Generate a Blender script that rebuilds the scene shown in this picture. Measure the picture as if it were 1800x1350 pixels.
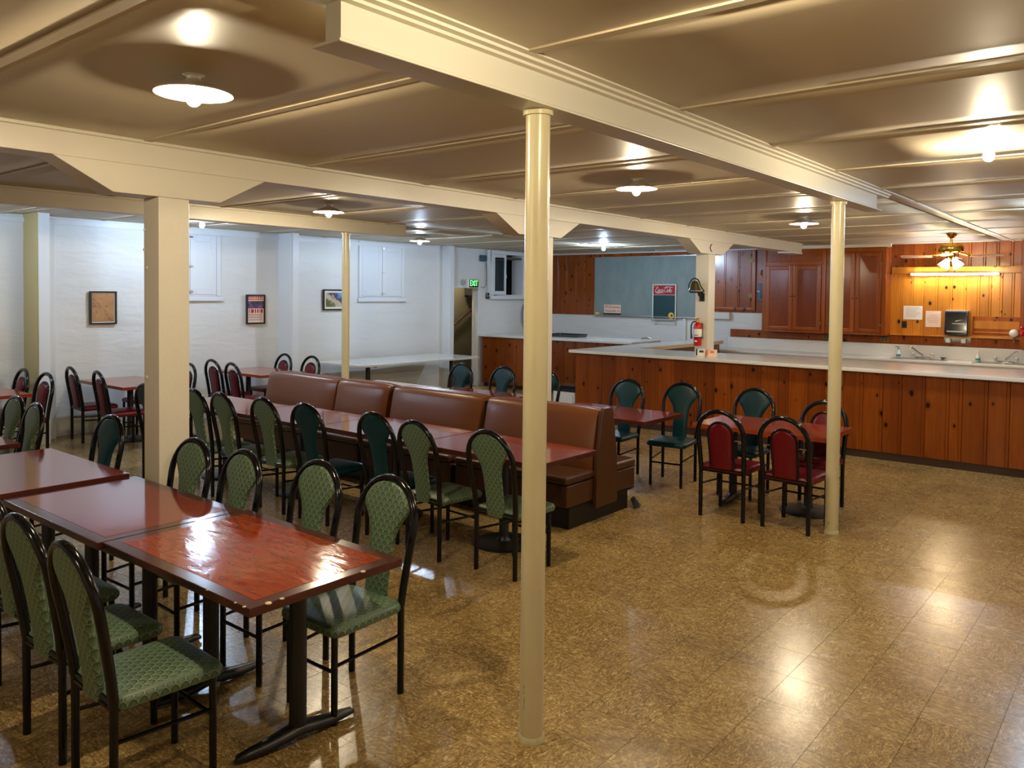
import bpy, bmesh, math, random
from mathutils import Vector, Matrix, noise
PI = math.pi
for o in list(bpy.data.objects): bpy.data.objects.remove(o, do_unlink=True)
S = bpy.context.scene
COL = S.collection
random.seed(7)
RX, RY, RZ, FPX, CYP, HC = 1.5416803, 6.9696927, 0.0106388, 1407.687, -116.403, 1.93
# ---------------------------------------------------------------- camera, world, view
cam = bpy.data.cameras.new('camera'); camo = bpy.data.objects.new('camera', cam); COL.objects.link(camo)
CM = Matrix.Rotation(RY, 3, 'Z') @ Matrix.Rotation(RX, 3, 'X') @ Matrix.Rotation(RZ, 3, 'Z')
camo.matrix_world = Matrix.Translation((0, 0, HC)) @ CM.to_4x4()
cam.sensor_fit = 'HORIZONTAL'; cam.sensor_width = 36.0; cam.lens = FPX / 1800 * 36
cam.shift_y = CYP / 1800; cam.clip_start = 0.05; cam.clip_end = 100
S.camera = camo
W = bpy.data.worlds.new('world'); S.world = W; W.use_nodes = True
W.node_tree.nodes['Background'].inputs[0].default_value = (0.01, 0.012, 0.02, 1)
W.node_tree.nodes['Background'].inputs[1].default_value = 0.3
S.view_settings.view_transform = 'Standard'; S.view_settings.look = 'None'
S.view_settings.gamma = 1.0; S.view_settings.use_curve_mapping = False
S.view_settings.exposure = 0.47
c = S.cycles
c.use_denoising = True; c.max_bounces = 8; c.diffuse_bounces = 5; c.glossy_bounces = 4; c.transmission_bounces = 6
c.caustics_reflective = False; c.caustics_refractive = False; c.sample_clamp_indirect = 5.0
WARM = 1350.0; COOL = 1500.0; STAIR_FILL = 9.0        # radiance of the warm and the daylight bulbs, and the added stairwell fill
C_WARM = (1.0, 0.84, 0.57); C_COOL = (0.56, 0.75, 1.0)

def lin(r, g, b):
    f = lambda x: (x/255/12.92) if x/255 <= .04045 else ((x/255+.055)/1.055)**2.4
    return (f(r), f(g), f(b))
def proj(p):
    v = CM.transposed() @ (Vector(p) - Vector((0, 0, HC)))
    return (900 + FPX*v.x/-v.z, 675 + CYP - FPX*v.y/-v.z, -v.z)
# ---------------------------------------------------------------- materials
class N:
    def __init__(s, name):
        s.m = bpy.data.materials.new(name); s.m.use_nodes = True
        s.t = s.m.node_tree; s.b = s.t.nodes['Principled BSDF']
    def n(s, typ, **kw):
        x = s.t.nodes.new(typ)
        for k, v in kw.items():
            if k.startswith('i_'):
                key = k[2:]; key = int(key) if key.isdigit() else key.replace('_', ' ')
                if hasattr(v, 'is_output'): s.t.links.new(v, x.inputs[key])
                else: x.inputs[key].default_value = v
            else: setattr(x, k, v)
        return x
    def l(s, a, b): s.t.links.new(a, b)
    def set(s, **kw):
        for k, v in kw.items():
            key = k.replace('_', ' ')
            if hasattr(v, 'is_output'): s.l(v, s.b.inputs[key])
            else:
                if key == 'Base Color' and len(v) == 3: v = (*v, 1)
                s.b.inputs[key].default_value = v
        return s
    def ma(s, op, a, b=None, c=None, clamp=False):
        x = s.n('ShaderNodeMath', operation=op, use_clamp=clamp)
        for i, v in enumerate((a, b, c)):
            if v is None: continue
            if hasattr(v, 'is_output'): s.l(v, x.inputs[i])
            else: x.inputs[i].default_value = v
        return x.outputs[0]
    def mix(s, f, a, b, typ='MIX'):
        x = s.n('ShaderNodeMix', data_type='RGBA', blend_type=typ)
        for i, v in ((0, f), (6, a), (7, b)):
            if hasattr(v, 'is_output'): s.l(v, x.inputs[i])
            else: x.inputs[i].default_value = v if i == 0 else (*v[:3], 1)
        return x.outputs[2]
    def ramp(s, f, stops):
        x = s.n('ShaderNodeValToRGB'); s.l(f, x.inputs[0]); e = x.color_ramp.elements
        while len(e) < len(stops): e.new(0.5)
        for i, (p, col) in enumerate(stops): e[i].position = p; e[i].color = (*col, 1)
        return x.outputs[0]
    def bump(s, h, st, dist=0.01):
        x = s.n('ShaderNodeBump', i_Strength=st, i_Distance=dist, i_Height=h); s.l(x.outputs[0], s.b.inputs['Normal'])
    def obco(s): return s.n('ShaderNodeTexCoord').outputs['Object']
    def pos(s): return s.n('ShaderNodeNewGeometry').outputs['Position']
    def rnd(s): return s.n('ShaderNodeObjectInfo').outputs['Random']
    def mapping(s, vec, scale=(1, 1, 1), loc=(0, 0, 0)):
        return s.n('ShaderNodeMapping', i_Vector=vec, i_Scale=scale, i_Location=loc).outputs[0]
    def noise(s, vec, scale, detail=3.0, rough=.55, dist=0.0):
        return s.n('ShaderNodeTexNoise', i_Vector=vec, i_Scale=scale, i_Detail=detail, i_Roughness=rough, i_Distortion=dist).outputs[0]

def plain(name, col, rough=.5, metal=0.0, bump=0.0, bscale=40, coat=0.0, var=0.0, **kw):
    k = N(name); k.set(Base_Color=col, Roughness=rough, Metallic=metal, Coat_Weight=coat)
    if bump or var:
        nz = k.noise(k.pos(), bscale, 4)
        if bump: k.bump(nz, bump)
        if var:
            n2 = k.noise(k.pos(), 2.5, 5, .65)
            f = k.ma('MULTIPLY', k.ma('SUBTRACT', n2, .42, clamp=True), 2.2, clamp=True)
            k.set(Base_Color=k.mix(k.ma('MULTIPLY', f, var), col, tuple(x*.45 for x in col)))
    if kw: k.set(**kw)
    return k.m
def emit(name, col, st):
    k = N(name); k.set(Base_Color=(.8, .8, .8), Emission_Color=(*col, 1), Emission_Strength=st, Roughness=.3); return k.m

M = {}
M['cream'] = plain('cream_paint', lin(218, 211, 194), .38, bump=.12, bscale=30, var=.12)
M['tan'] = plain('tan_pier', lin(182, 162, 106), .4, bump=.08, bscale=30)  # tan body of the first pier, the other piers are white
M['white_paint'] = plain('white_paint', lin(222, 224, 226), .4, bump=.08, bscale=40)
M['steel_paint'] = plain('cream_steel_paint', lin(212, 207, 192), .28, bump=.05, bscale=14)
def m_column():
    k = N('column_paint'); p = k.pos(); xyz = k.n('ShaderNodeSeparateXYZ', i_0=p)
    low = k.ma('SUBTRACT', 1.0, k.ma('MULTIPLY', xyz.outputs[2], 1.0), clamp=True)
    st = k.noise(k.mapping(p, (9, 9, 1.6)), 3, 6, .7)
    f = k.ma('MULTIPLY', k.ma('GREATER_THAN', k.ma('ADD', st, k.ma('MULTIPLY', low, .1)), .735), .5)
    sm = k.ma('MULTIPLY', k.ma('SUBTRACT', k.noise(k.mapping(p, (3, 3, 1)), 2, 3), .45, clamp=True), 1.1, clamp=True)
    k.set(Base_Color=k.mix(f, k.mix(sm, lin(206, 196, 160), lin(166, 154, 116)), lin(70, 60, 48)), Roughness=.28)
    k.bump(k.noise(p, 18, 3), .06); return k.m
M['column'] = m_column()
def m_ceiling():
    k = N('ceiling_paint'); p = k.pos()
    v = k.noise(p, .9, 3)
    k.set(Base_Color=k.mix(k.ma('MULTIPLY', v, .5), lin(198, 184, 158), lin(176, 162, 134)), Roughness=k.ma('ADD', k.ma('MULTIPLY', k.noise(k.mapping(p, (1, 4, 1)), 1.2, 3), .1), .44), Specular_IOR_Level=.38)
    k.bump(k.noise(p, 45, 3), .05, .004); return k.m
M['ceiling'] = m_ceiling()
def m_masonry():
    k = N('painted_masonry'); p = k.pos()
    h = k.ma('ADD', k.noise(k.mapping(p, (1.2, 1.2, 4.5)), 1.5, 4, .5, .4), k.ma('MULTIPLY', k.noise(p, 14, 4, .55), .16))
    xyz = k.n('ShaderNodeSeparateXYZ', i_0=p)
    course = k.ma('PINGPONG', k.ma('ADD', xyz.outputs[2], k.ma('MULTIPLY', k.noise(p, 3, 2), .03)), .11)
    h = k.ma('ADD', h, k.ma('MULTIPLY', k.ma('LESS_THAN', course, .008), -.12))
    v = k.noise(k.mapping(p, (1, 1, 3)), 1.3, 4)
    k.set(Base_Color=k.mix(k.ma('MULTIPLY', v, .4), lin(226, 226, 224), lin(200, 198, 192)), Roughness=.5)
    k.bump(h, .38, .03); return k.m
M['masonry'] = m_masonry()
def m_floor():
    k = N('vinyl_tile'); p = k.pos(); T = .3048
    xyz = k.n('ShaderNodeSeparateXYZ', i_0=p)
    cx = k.ma('FLOOR', k.ma('DIVIDE', k.ma('ADD', xyz.outputs[0], .8417), T)); cy = k.ma('FLOOR', k.ma('DIVIDE', k.ma('SUBTRACT', xyz.outputs[1], 6.764), T))
    wn = k.n('ShaderNodeTexWhiteNoise', noise_dimensions='2D', i_Vector=k.n('ShaderNodeCombineXYZ', i_0=cx, i_1=cy).outputs[0])
    par = k.ma('MODULO', k.ma('ADD', cx, k.ma('ADD', cy, 200)), 2)
    va = k.mapping(p, (1.0, .42, 1)); vb = k.mapping(p, (.42, 1.0, 1))
    vec = k.n('ShaderNodeMix', data_type='VECTOR', i_0=par, i_4=va, i_5=vb).outputs[1]
    fl = k.noise(vec, 80, 2, .6, 1.6); fl2 = k.noise(vec, 34, 3, .6, 2.6)
    f = k.ma('ADD', k.ma('MULTIPLY', fl, .55), k.ma('MULTIPLY', fl2, .45))
    base = k.ramp(f, [(.36, lin(84, 64, 34)), (.45, lin(132, 104, 58)), (.53, lin(166, 136, 80)), (.62, lin(220, 194, 136))])
    base = k.mix(.22, base, k.mix(wn.outputs[0], lin(128, 102, 58), lin(176, 146, 92)))
    d = k.noise(p, .9, 6, .68)
    base = k.mix(k.ma('MULTIPLY', k.ma('SUBTRACT', d, .5, clamp=True), 2.2, clamp=True), base, lin(84, 62, 34))
    sc = k.ma('GREATER_THAN', k.noise(k.mapping(p, (2.0, 9, 1)), 2.6, 6, .72), .725)
    base = k.mix(k.ma('MULTIPLY', sc, .55), base, lin(40, 30, 20))
    k.set(Base_Color=base, Roughness=k.ma('ADD', .15, k.ma('MULTIPLY', k.noise(k.mapping(p, (1.2, 3, 1)), 2.0, 4, .6), .2)), Specular_IOR_Level=.58)
    h = k.ma('ADD', k.ma('MULTIPLY', k.noise(k.mapping(p, (1.5, 2.6, 1)), 5, 3, .5), .6), k.ma('MULTIPLY', f, .25))
    k.bump(h, .1, .008); return k.m
M['floor'] = m_floor()
M['grout'] = plain('floor_joint', lin(46, 34, 22), .8)
def m_pine(name, a, b, knot=lin(34, 14, 6), rough=.25, kn=1.0):
    k = N(name); o = k.obco(); r = k.rnd()
    off = k.n('ShaderNodeCombineXYZ', i_0=k.ma('MULTIPLY', r, 37.0), i_1=k.ma('MULTIPLY', r, 11.0), i_2=k.ma('MULTIPLY', r, 91.0)).outputs[0]
    v = k.n('ShaderNodeVectorMath', operation='ADD', i_0=o, i_1=off).outputs[0]
    g = k.noise(k.mapping(v, (22, 22, 1.1)), 1.0, 5, .6, 1.4)
    g2 = k.noise(k.mapping(v, (5, 5, .6)), 1.0, 3, .5, .8)
    col = k.mix(k.ma('MULTIPLY', k.ma('SUBTRACT', k.ma('ADD', k.ma('MULTIPLY', g, .6), k.ma('MULTIPLY', g2, .5)), .3, clamp=True), 2.0, clamp=True), a, b)
    col = k.mix(k.ma('MULTIPLY', r, .5), col, tuple(x*.5 for x in b))
    sv = k.n('ShaderNodeSeparateXYZ', i_0=v)
    wob = k.ma('MULTIPLY', k.noise(k.mapping(v, (14, 14, 9)), 1.0, 2), .05)
    pv = k.n('ShaderNodeCombineXYZ', i_0=k.ma('ADD', k.ma('MULTIPLY', sv.outputs[0], 5.0), wob), i_1=k.ma('MULTIPLY', sv.outputs[2], 3.4)).outputs[0]
    vo = k.n('ShaderNodeTexVoronoi', voronoi_dimensions='2D', i_Vector=pv, i_Scale=1.0, i_Randomness=1.0)
    wn = k.n('ShaderNodeSeparateColor', i_0=vo.outputs['Color'])
    size = k.ma('MULTIPLY', k.ma('SUBTRACT', wn.outputs[0], .25, clamp=True), .165 * kn)
    kf = k.ma('MULTIPLY', k.ma('SUBTRACT', size, vo.outputs['Distance'], clamp=True), 34.0, clamp=True)
    halo = k.ma('MULTIPLY', k.ma('SUBTRACT', k.ma('MULTIPLY', size, 2.2), vo.outputs['Distance'], clamp=True), 3.6, clamp=True)
    col = k.mix(halo, col, tuple(x*.55 for x in b)); col = k.mix(kf, col, knot)
    k.set(Base_Color=col, Roughness=rough, Specular_IOR_Level=.38)
    k.bump(k.ma('SUBTRACT', g2, k.ma('MULTIPLY', kf, .2)), .06, .01); return k.m
M['pine'] = m_pine('knotty_pine', lin(160, 84, 22), lin(112, 48, 9))
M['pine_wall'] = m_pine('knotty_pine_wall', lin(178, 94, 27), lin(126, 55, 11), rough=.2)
M['pine_gold_lit'] = m_pine('lit_golden_pine', lin(222, 148, 48), lin(186, 110, 28), rough=.22)  # pine lightened so its colour carries the golden lamp glow of the niche
M['cabinet'] = m_pine('cabinet_plywood', lin(176, 92, 20), lin(134, 60, 10), rough=.2, kn=.35)
M['panel'] = m_pine('cabinet_panel', lin(150, 72, 15), lin(116, 47, 7), rough=.16, kn=.0)
M['dark_wood'] = plain('dark_wood', lin(58, 34, 22), .5)
M['black_metal'] = plain('black_gloss_metal', lin(7, 8, 11), .14, Specular_IOR_Level=.4)
M['black_rough'] = plain('black_cast_iron', lin(11, 11, 11), .42, bump=.1, bscale=80)
M['teal'] = plain('teal_vinyl', lin(3, 48, 56), .38, bump=.08, bscale=160, Specular_IOR_Level=.3)
M['red'] = plain('red_vinyl', lin(98, 9, 22), .33, bump=.06, bscale=140, Specular_IOR_Level=.35)
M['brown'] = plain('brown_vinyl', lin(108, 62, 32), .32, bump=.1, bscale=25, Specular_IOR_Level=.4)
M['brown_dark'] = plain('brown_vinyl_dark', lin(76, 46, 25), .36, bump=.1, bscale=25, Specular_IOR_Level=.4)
M['welt'] = plain('welt_cord', lin(40, 24, 16), .4)
M['kick'] = plain('kick_base', lin(20, 17, 16), .5)
def m_scallop():
    k = N('scallop_fabric'); uv = k.n('ShaderNodeUVMap').outputs[0]
    xyz = k.n('ShaderNodeSeparateXYZ', i_0=uv)
    u = k.ma('DIVIDE', xyz.outputs[0], .040); v = k.ma('DIVIDE', xyz.outputs[1], .025)
    row = k.ma('FLOOR', v); fy = k.ma('SUBTRACT', v, row); par = k.ma('MODULO', k.ma('ADD', row, 100), 2)
    def dist(pp, yy):
        fx = k.ma('SUBTRACT', k.ma('FRACT', k.ma('ADD', k.ma('ADD', u, 50), k.ma('MULTIPLY', pp, .5))), .5)
        a = k.ma('MULTIPLY', fx, 1.8); b = k.ma('MULTIPLY', yy, .64)
        return k.ma('SQRT', k.ma('ADD', k.ma('MULTIPLY', a, a), k.ma('MULTIPLY', b, b)))
    d0 = dist(par, fy); d1 = dist(k.ma('SUBTRACT', 1, par), k.ma('ADD', fy, 1))
    inside = k.ma('LESS_THAN', d1, 1.0)
    d = k.ma('ADD', k.ma('MULTIPLY', inside, d1), k.ma('MULTIPLY', k.ma('SUBTRACT', 1, inside), d0))
    col = k.ramp(d, [(0.0, lin(112, 134, 104)), (.6, lin(86, 110, 86)), (.9, lin(44, 68, 54)), (.93, lin(120, 140, 108)), (1.0, lin(144, 160, 124))])
    k.set(Base_Color=k.mix(k.ma('MULTIPLY', k.noise(uv, 9, 3), .3), col, lin(54, 72, 52)), Roughness=.42)
    k.bump(d, .12, .004); return k.m
M['scallop'] = m_scallop()
def m_lam(name, a, b, sc=(9, 3, 1), rough=.12, wav=.0):
    k = N(name); o = k.obco()
    g = k.noise(k.mapping(o, sc), 3.0, 6, .62, 2.4)
    k.set(Base_Color=k.ramp(g, [(.3, b), (.5, a), (.72, tuple(min(1, x*1.2) for x in a))]), Roughness=rough)
    k.bump(k.ma('ADD', k.ma('MULTIPLY', k.noise(k.mapping(o, (sc[0]*.5, sc[1]*.5, 1)), 5, 3, .6, 1.0), wav), k.noise(o, 3, 2)), .05, .02); return k.m
M['burl'] = m_lam('burl_laminate', lin(142, 52, 20), lin(104, 32, 13), (1.6, 5, 1), .09, 1.8)
M['lam_red'] = plain('red_laminate', lin(128, 48, 32), .09, bump=.03, bscale=6, var=.0)
M['lam_orange'] = plain('orange_laminate', lin(146, 60, 34), .1, bump=.03, bscale=6)
M['lam_edge'] = plain('dark_table_edge', lin(74, 34, 28), .16)
M['lam_cream'] = plain('cream_laminate', lin(216, 190, 172), .2)
M['lam_white'] = plain('white_laminate', lin(226, 224, 218), .14)
M['lam_edge_w'] = plain('white_laminate_edge', lin(214, 208, 196), .3)
M['chip'] = plain('chipped_particle_board', lin(222, 196, 160), .8)
def m_chalk():
    k = N('chalkboard_slate'); p = k.pos()
    a = k.noise(k.mapping(p, (3, 3, 1.2)), 2.0, 5, .6); b = k.ma('GREATER_THAN', k.noise(p, 11, 5, .7), .68)
    col = k.mix(a, lin(112, 130, 128), lin(146, 160, 158))
    k.set(Base_Color=k.mix(k.ma('MULTIPLY', b, .3), col, lin(170, 184, 184)), Roughness=.55); return k.m
M['chalk'] = m_chalk()
M['chrome'] = plain('chrome', (.75, .75, .76), .12, 1.0)
M['steel'] = plain('brushed_steel', (.55, .55, .54), .3, 1.0)
M['brass'] = plain('polished_brass', lin(222, 172, 70), .14, 1.0)
M['old_brass'] = plain('old_brass', lin(110, 92, 46), .4, .6)
M['porcelain'] = plain('porcelain', lin(226, 220, 206), .25)
M['enamel'] = plain('enamel_shade', lin(232, 226, 212), .22)
M['red_paint'] = plain('red_enamel', lin(190, 12, 24), .22)
M['white'] = plain('white_plastic', lin(232, 230, 226), .4)
M['paper'] = plain('paper', lin(236, 230, 218), .8)
M['paper_pink'] = plain('pinkish_paper', lin(240, 208, 186), .8)
M['ink'] = plain('ink', lin(70, 66, 64), .8)
M['ink_red'] = plain('red_ink', lin(176, 40, 44), .7)
M['black'] = plain('black_plastic', lin(14, 14, 16), .35)
M['smoke'] = plain('smoked_plastic', lin(24, 30, 36), .12, coat=.5)
M['grey_blue'] = plain('grey_blue_metal', lin(64, 88, 106), .4)
M['olive'] = plain('passage_plaster', lin(98, 92, 74), .8)
M['passage_dark'] = plain('passage_dark_plaster', lin(92, 86, 72), .8)
M['night'] = plain('night_dark', lin(20, 18, 14), .7)
M['green'] = plain('dark_green_paint', lin(6, 62, 66), .3)
M['coke_red'] = plain('sign_red', lin(168, 12, 34), .3)
M['yellow'] = plain('sign_yellow', lin(236, 196, 24), .4)
M['orange'] = plain('orange_print', lin(226, 120, 60), .5)
M['teal_plastic'] = plain('teal_soap', lin(40, 150, 140), .3)
M['blue_grey'] = plain('hills_blue', lin(70, 90, 130), .5)
M['bell'] = plain('bell_bronze', lin(96, 90, 50), .35, .7)
M['glass'] = N('window_glass').set(Base_Color=(.9, .95, 1), Roughness=.02, Transmission_Weight=1.0, IOR=1.45).m
M['bulb_warm'] = emit('warm_bulb_glow', C_WARM, WARM)
M['bulb_cool'] = emit('daylight_bulb_glow', C_COOL, COOL)
M['tube_cool'] = emit('fluorescent_glow', (.92, .94, 1.0), 110)
M['shade_glow'] = emit('lit_glass_shade', (1.0, .76, .42), 85)
M['stair_fill'] = emit('stair_fill_glow', C_WARM, STAIR_FILL)
M['exit_glow'] = emit('exit_green_glow', (.08, 1.0, .12), 2.2)
def m_poster(kind):
    k = N('print_' + kind); o = k.obco(); xyz = k.n('ShaderNodeSeparateXYZ', i_0=o)
    if kind == 'map':
        a = k.noise(o, 9, 5, .6); col = k.mix(a, lin(196, 146, 96), lin(146, 98, 58))
        d = k.ma('MULTIPLY', k.ma('GREATER_THAN', k.noise(o, 26, 4, .6), .6), .6); col = k.mix(d, col, lin(86, 66, 48))
    elif kind == 'concert':
        a = k.noise(o, 14, 4, .6); col = k.ramp(a, [(.3, lin(30, 24, 30)), (.5, lin(74, 56, 70)), (.66, lin(120, 92, 150)), (.8, lin(60, 30, 30))])
    else:
        dg = k.ma('ADD', k.ma('MULTIPLY', xyz.outputs[1], .75), xyz.outputs[2])
        a = k.noise(o, 16, 5, .65)
        t = k.ma('ADD', dg, k.ma('MULTIPLY', k.ma('SUBTRACT', a, .5), .34))
        col = k.ramp(k.ma('ADD', k.ma('MULTIPLY', t, 2.2), .5), [(.2, lin(90, 96, 40)), (.4, lin(206, 186, 160)), (.56, lin(170, 150, 136)), (.6, lin(70, 56, 52)), (.72, lin(70, 80, 112)), (.9, lin(110, 160, 220))])
    k.set(Base_Color=col, Roughness=.3); return k.m
for q in ('map', 'concert', 'photo'): M['p_' + q] = m_poster(q)
# ---------------------------------------------------------------- mesh builder
class MB:
    def __init__(s): s.v = []; s.f = []; s.uv = {}
    def add(s, vs, fs):
        o = len(s.v); s.v += [tuple(x) for x in vs]; s.f += [tuple(i+o for i in f) for f in fs]; return s
    def box(s, x0, x1, y0, y1, z0, z1):
        return s.add([(x0,y0,z0),(x1,y0,z0),(x1,y1,z0),(x0,y1,z0),(x0,y0,z1),(x1,y0,z1),(x1,y1,z1),(x0,y1,z1)],
                     [(0,3,2,1),(4,5,6,7),(0,1,5,4),(1,2,6,5),(2,3,7,6),(3,0,4,7)])
    def prism(s, poly, a0, a1, axis='z'):
        n = len(poly)
        def P(p, a): return (p[0], p[1], a) if axis == 'z' else ((a, p[0], p[1]) if axis == 'x' else (p[0], a, p[1]))
        vs = [P(p, a0) for p in poly] + [P(p, a1) for p in poly]
        fs = [tuple(range(n-1, -1, -1)), tuple(range(n, 2*n))] + [(i, (i+1) % n, (i+1) % n+n, i+n) for i in range(n)]
        return s.add(vs, fs)
    def tube(s, pts, r, n=8, cap=True, closed=False):
        pts = [Vector(p) for p in pts]; m = len(pts); rings = []
        rr = r if isinstance(r, (list, tuple)) else [r]*m
        up = None
        for i, p in enumerate(pts):
            if closed: t = pts[(i+1) % m] - pts[i-1]
            else: t = pts[min(i+1, m-1)] - pts[max(i-1, 0)]
            t.normalize()
            if up is None:
                up = Vector((0, 0, 1)) if abs(t.z) < .9 else Vector((1, 0, 0))
            up = (up - t*up.dot(t)).normalized(); side = t.cross(up)
            rings.append([p + (up*math.cos(2*PI*j/n) + side*math.sin(2*PI*j/n))*rr[i] for j in range(n)])
        vs = [v for q in rings for v in q]; fs = []
        for i in range(m if closed else m-1):
            a, b = i*n, ((i+1) % m)*n
            fs += [(a+j, a+(j+1) % n, b+(j+1) % n, b+j) for j in range(n)]
        if cap and not closed: fs += [tuple(range(n-1, -1, -1)), tuple((m-1)*n+j for j in range(n))]
        return s.add(vs, fs)
    def lathe(s, prof, n=20, c=(0, 0, 0), closed=False):
        vs = []; fs = []; m = len(prof)
        for r, z in prof: vs += [(c[0]+r*math.cos(2*PI*j/n), c[1]+r*math.sin(2*PI*j/n), c[2]+z) for j in range(n)]
        for i in range(m if closed else m-1):
            a, b = i*n, ((i+1) % m)*n
            fs += [(a+j, a+(j+1) % n, b+(j+1) % n, b+j) for j in range(n)]
        if not closed: fs += [tuple(range(n-1, -1, -1)), tuple((m-1)*n+j for j in range(n))]
        return s.add(vs, fs)
    def ball(s, c, r, n=12, m=8, sz=1.0):
        prof = [(max(1e-4, r*math.sin(PI*i/m)), -r*sz*math.cos(PI*i/m)) for i in range(m+1)]
        return s.lathe(prof, n, c)
    def xf(s, mat, start=0):
        for i in range(start, len(s.v)): s.v[i] = tuple(mat @ Vector(s.v[i]))
        return s
    def build(s, name, mat, parent=None, smooth=0, loc=None, bevel=0, seg=2, uvf=None):
        me = bpy.data.meshes.new(name); me.from_pydata(s.v, [], s.f)
        bm = bmesh.new(); bm.from_mesh(me); bmesh.ops.recalc_face_normals(bm, faces=bm.faces); bm.to_mesh(me); bm.free()
        me.materials.append(mat)
        if uvf:
            uv = me.uv_layers.new(name='uv')
            for lp in me.loops: uv.data[lp.index].uv = uvf(me.vertices[lp.vertex_index].co)
        if smooth:
            for p in me.polygons: p.use_smooth = True
            me.set_sharp_from_angle(angle=math.radians(smooth))
        o = bpy.data.objects.new(name, me); COL.objects.link(o)
        if parent: o.parent = parent
        if loc: o.location = loc
        if bevel:
            b = o.modifiers.new('bevel', 'BEVEL'); b.width = bevel; b.segments = seg; b.limit_method = 'ANGLE'; b.angle_limit = math.radians(50)
            for p in me.polygons: p.use_smooth = True
            o.modifiers.new('wn', 'WEIGHTED_NORMAL')
        return o
def tag(o, label=None, cat=None, group=None, kind=None):
    if label: o['label'] = label
    if cat: o['category'] = cat
    if group: o['group'] = group
    if kind: o['kind'] = kind
    return o
def thing(name, label, cat, loc=(0, 0, 0), rz=0.0, group=None):
    o = bpy.data.objects.new(name, None); COL.objects.link(o); o.empty_display_size = .1
    o.location = loc; o.rotation_euler = (0, 0, rz); return tag(o, label, cat, group)
def copy_tree(src, parent=None):
    d = src.copy(); COL.objects.link(d); d.parent = parent
    for ch in list(src.children): copy_tree(ch, d)
    return d
def text(name, body, size, mat, parent, loc, rot, ext=.001, shear=0, align='CENTER', sx=1.0):
    cu = bpy.data.curves.new(name, 'FONT'); cu.body = body; cu.size = size; cu.extrude = ext; cu.shear = shear
    cu.align_x = align; cu.align_y = 'CENTER'; cu.resolution_u = 3
    cu.materials.append(mat); o = bpy.data.objects.new(name, cu); COL.objects.link(o)
    me = bpy.data.meshes.new_from_object(o); bpy.data.objects.remove(o); o = bpy.data.objects.new(name, me); COL.objects.link(o)
    o.parent = parent; o.location = loc; o.rotation_euler = rot; o.scale = (sx, 1, 1); return o
def struct(name, label=None):
    o = bpy.data.objects.new(name, None); COL.objects.link(o); o['kind'] = 'structure'
    if label: o['label'] = label
    return o
# ================================================================ the room
XL, YF, ZC, XR, YB = -11.234, 15.145, 2.89, 2.6, -4.5
T = .3048
def in_view(p, mg=40):
    u, v, d = proj(p); return d > .3 and -mg < u < 1800+mg and -mg < v < 1350+mg
# floor: slab, 300 nearest visible tiles one by one, the rest joined
fl = MB().box(XL-.3, XR+.2, YB-.2, YF+.2, -.2, -.0022).build('floor', M['grout']); fl['kind'] = 'structure'
rt = random.Random(3); tiles = []
nx0 = math.ceil((XL-.2+.8417)/T)-1; nx1 = math.floor((XR+.8417)/T)
ny0 = math.floor((YB-6.764)/T); ny1 = math.ceil((YF-6.764)/T)
for i in range(nx0, nx1+1):
    for j in range(ny0, ny1):
        x, y = -.8417+(i+.5)*T, 6.764+(j+.5)*T
        if XL-.1 < x < XR and YB < y < YF: tiles.append((x, y, in_view((x, y, 0)), proj((x, y, 0))[2]))
vis = sorted([t for t in tiles if t[2]], key=lambda t: t[3]); near = vis[:300]; nset = {(t[0], t[1]) for t in near}
g = T/2-.0009
def tile_mb(mb, x=0, y=0, dz=(0, 0, 0, 0)):
    c = .0
    vs = [(x-g, y-g, -.002), (x+g, y-g, -.002), (x+g, y+g, -.002), (x-g, y+g, -.002), (x-g, y-g, dz[0]), (x+g, y-g, dz[1]), (x+g, y+g, dz[2]), (x-g, y+g, dz[3])]
    fs = [(4, 5, 6, 7)] + [(q, (q+1) % 4, (q+1) % 4+4, q+4) for q in range(4)]
    return mb.add(vs, fs)
t0 = tile_mb(MB()).build('tile', M['floor'], fl)
for k, t in enumerate(near):
    o = t0 if k == 0 else t0.copy()
    if k: COL.objects.link(o); o.parent = fl
    o.location = (t[0], t[1], 0); o.rotation_euler = (rt.gauss(0, .0009), rt.gauss(0, .0009), 0)
mb = MB()
for t in tiles:
    if (t[0], t[1]) not in nset: tile_mb(mb, t[0], t[1], [rt.gauss(0, .00012) for _ in range(4)])
tag(mb.build('tile_field', M['floor'], fl), kind='stuff')
# ceiling: slab, panels, battens
ce = MB().box(XL-.3, XR+.2, YB-.2, YF+.2, ZC+.016, ZC+.2).build('ceiling', M['ceiling']); ce['kind'] = 'structure'
BY = [3.6914+1.2224*i for i in range(-7, 10)]
segs = [(XL, -8.45), (-8.26, -5.24), (-5.02, -2.1), (-1.94, XR)]
ed = [YB]+[y for y in BY if y > YB+.2]+[YF]
rp = random.Random(5)
for a, b in segs:
    for y0, y1 in zip(ed[:-1], ed[1:]):
        p = MB(); n = 6; vs = []; fs = []
        sag = rp.uniform(.001, .006)
        for iy in range(n+1):
            for ix in range(n+1):
                u, v = ix/n, iy/n
                vs.append((a+(b-a)*u, y0+(y1-y0)*v, ZC-sag*math.sin(PI*v)*math.sin(PI*u)))
        for iy in range(n):
            for ix in range(n): q = iy*(n+1)+ix; fs.append((q, q+1, q+n+2, q+n+1))
        p.add(vs, fs); o = p.build('ceiling_panel', M['ceiling'], ce, smooth=60)
        o.modifiers.new('t', 'SOLIDIFY').thickness = .012; o.modifiers['t'].offset = 1 if False else -1
    for y in BY[1:]:
        if y < YF-.1: MB().box(a+.005, b-.005, y-.024, y+.024, ZC-.02, ZC+.002).build('batten', M['ceiling'], ce)
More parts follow.
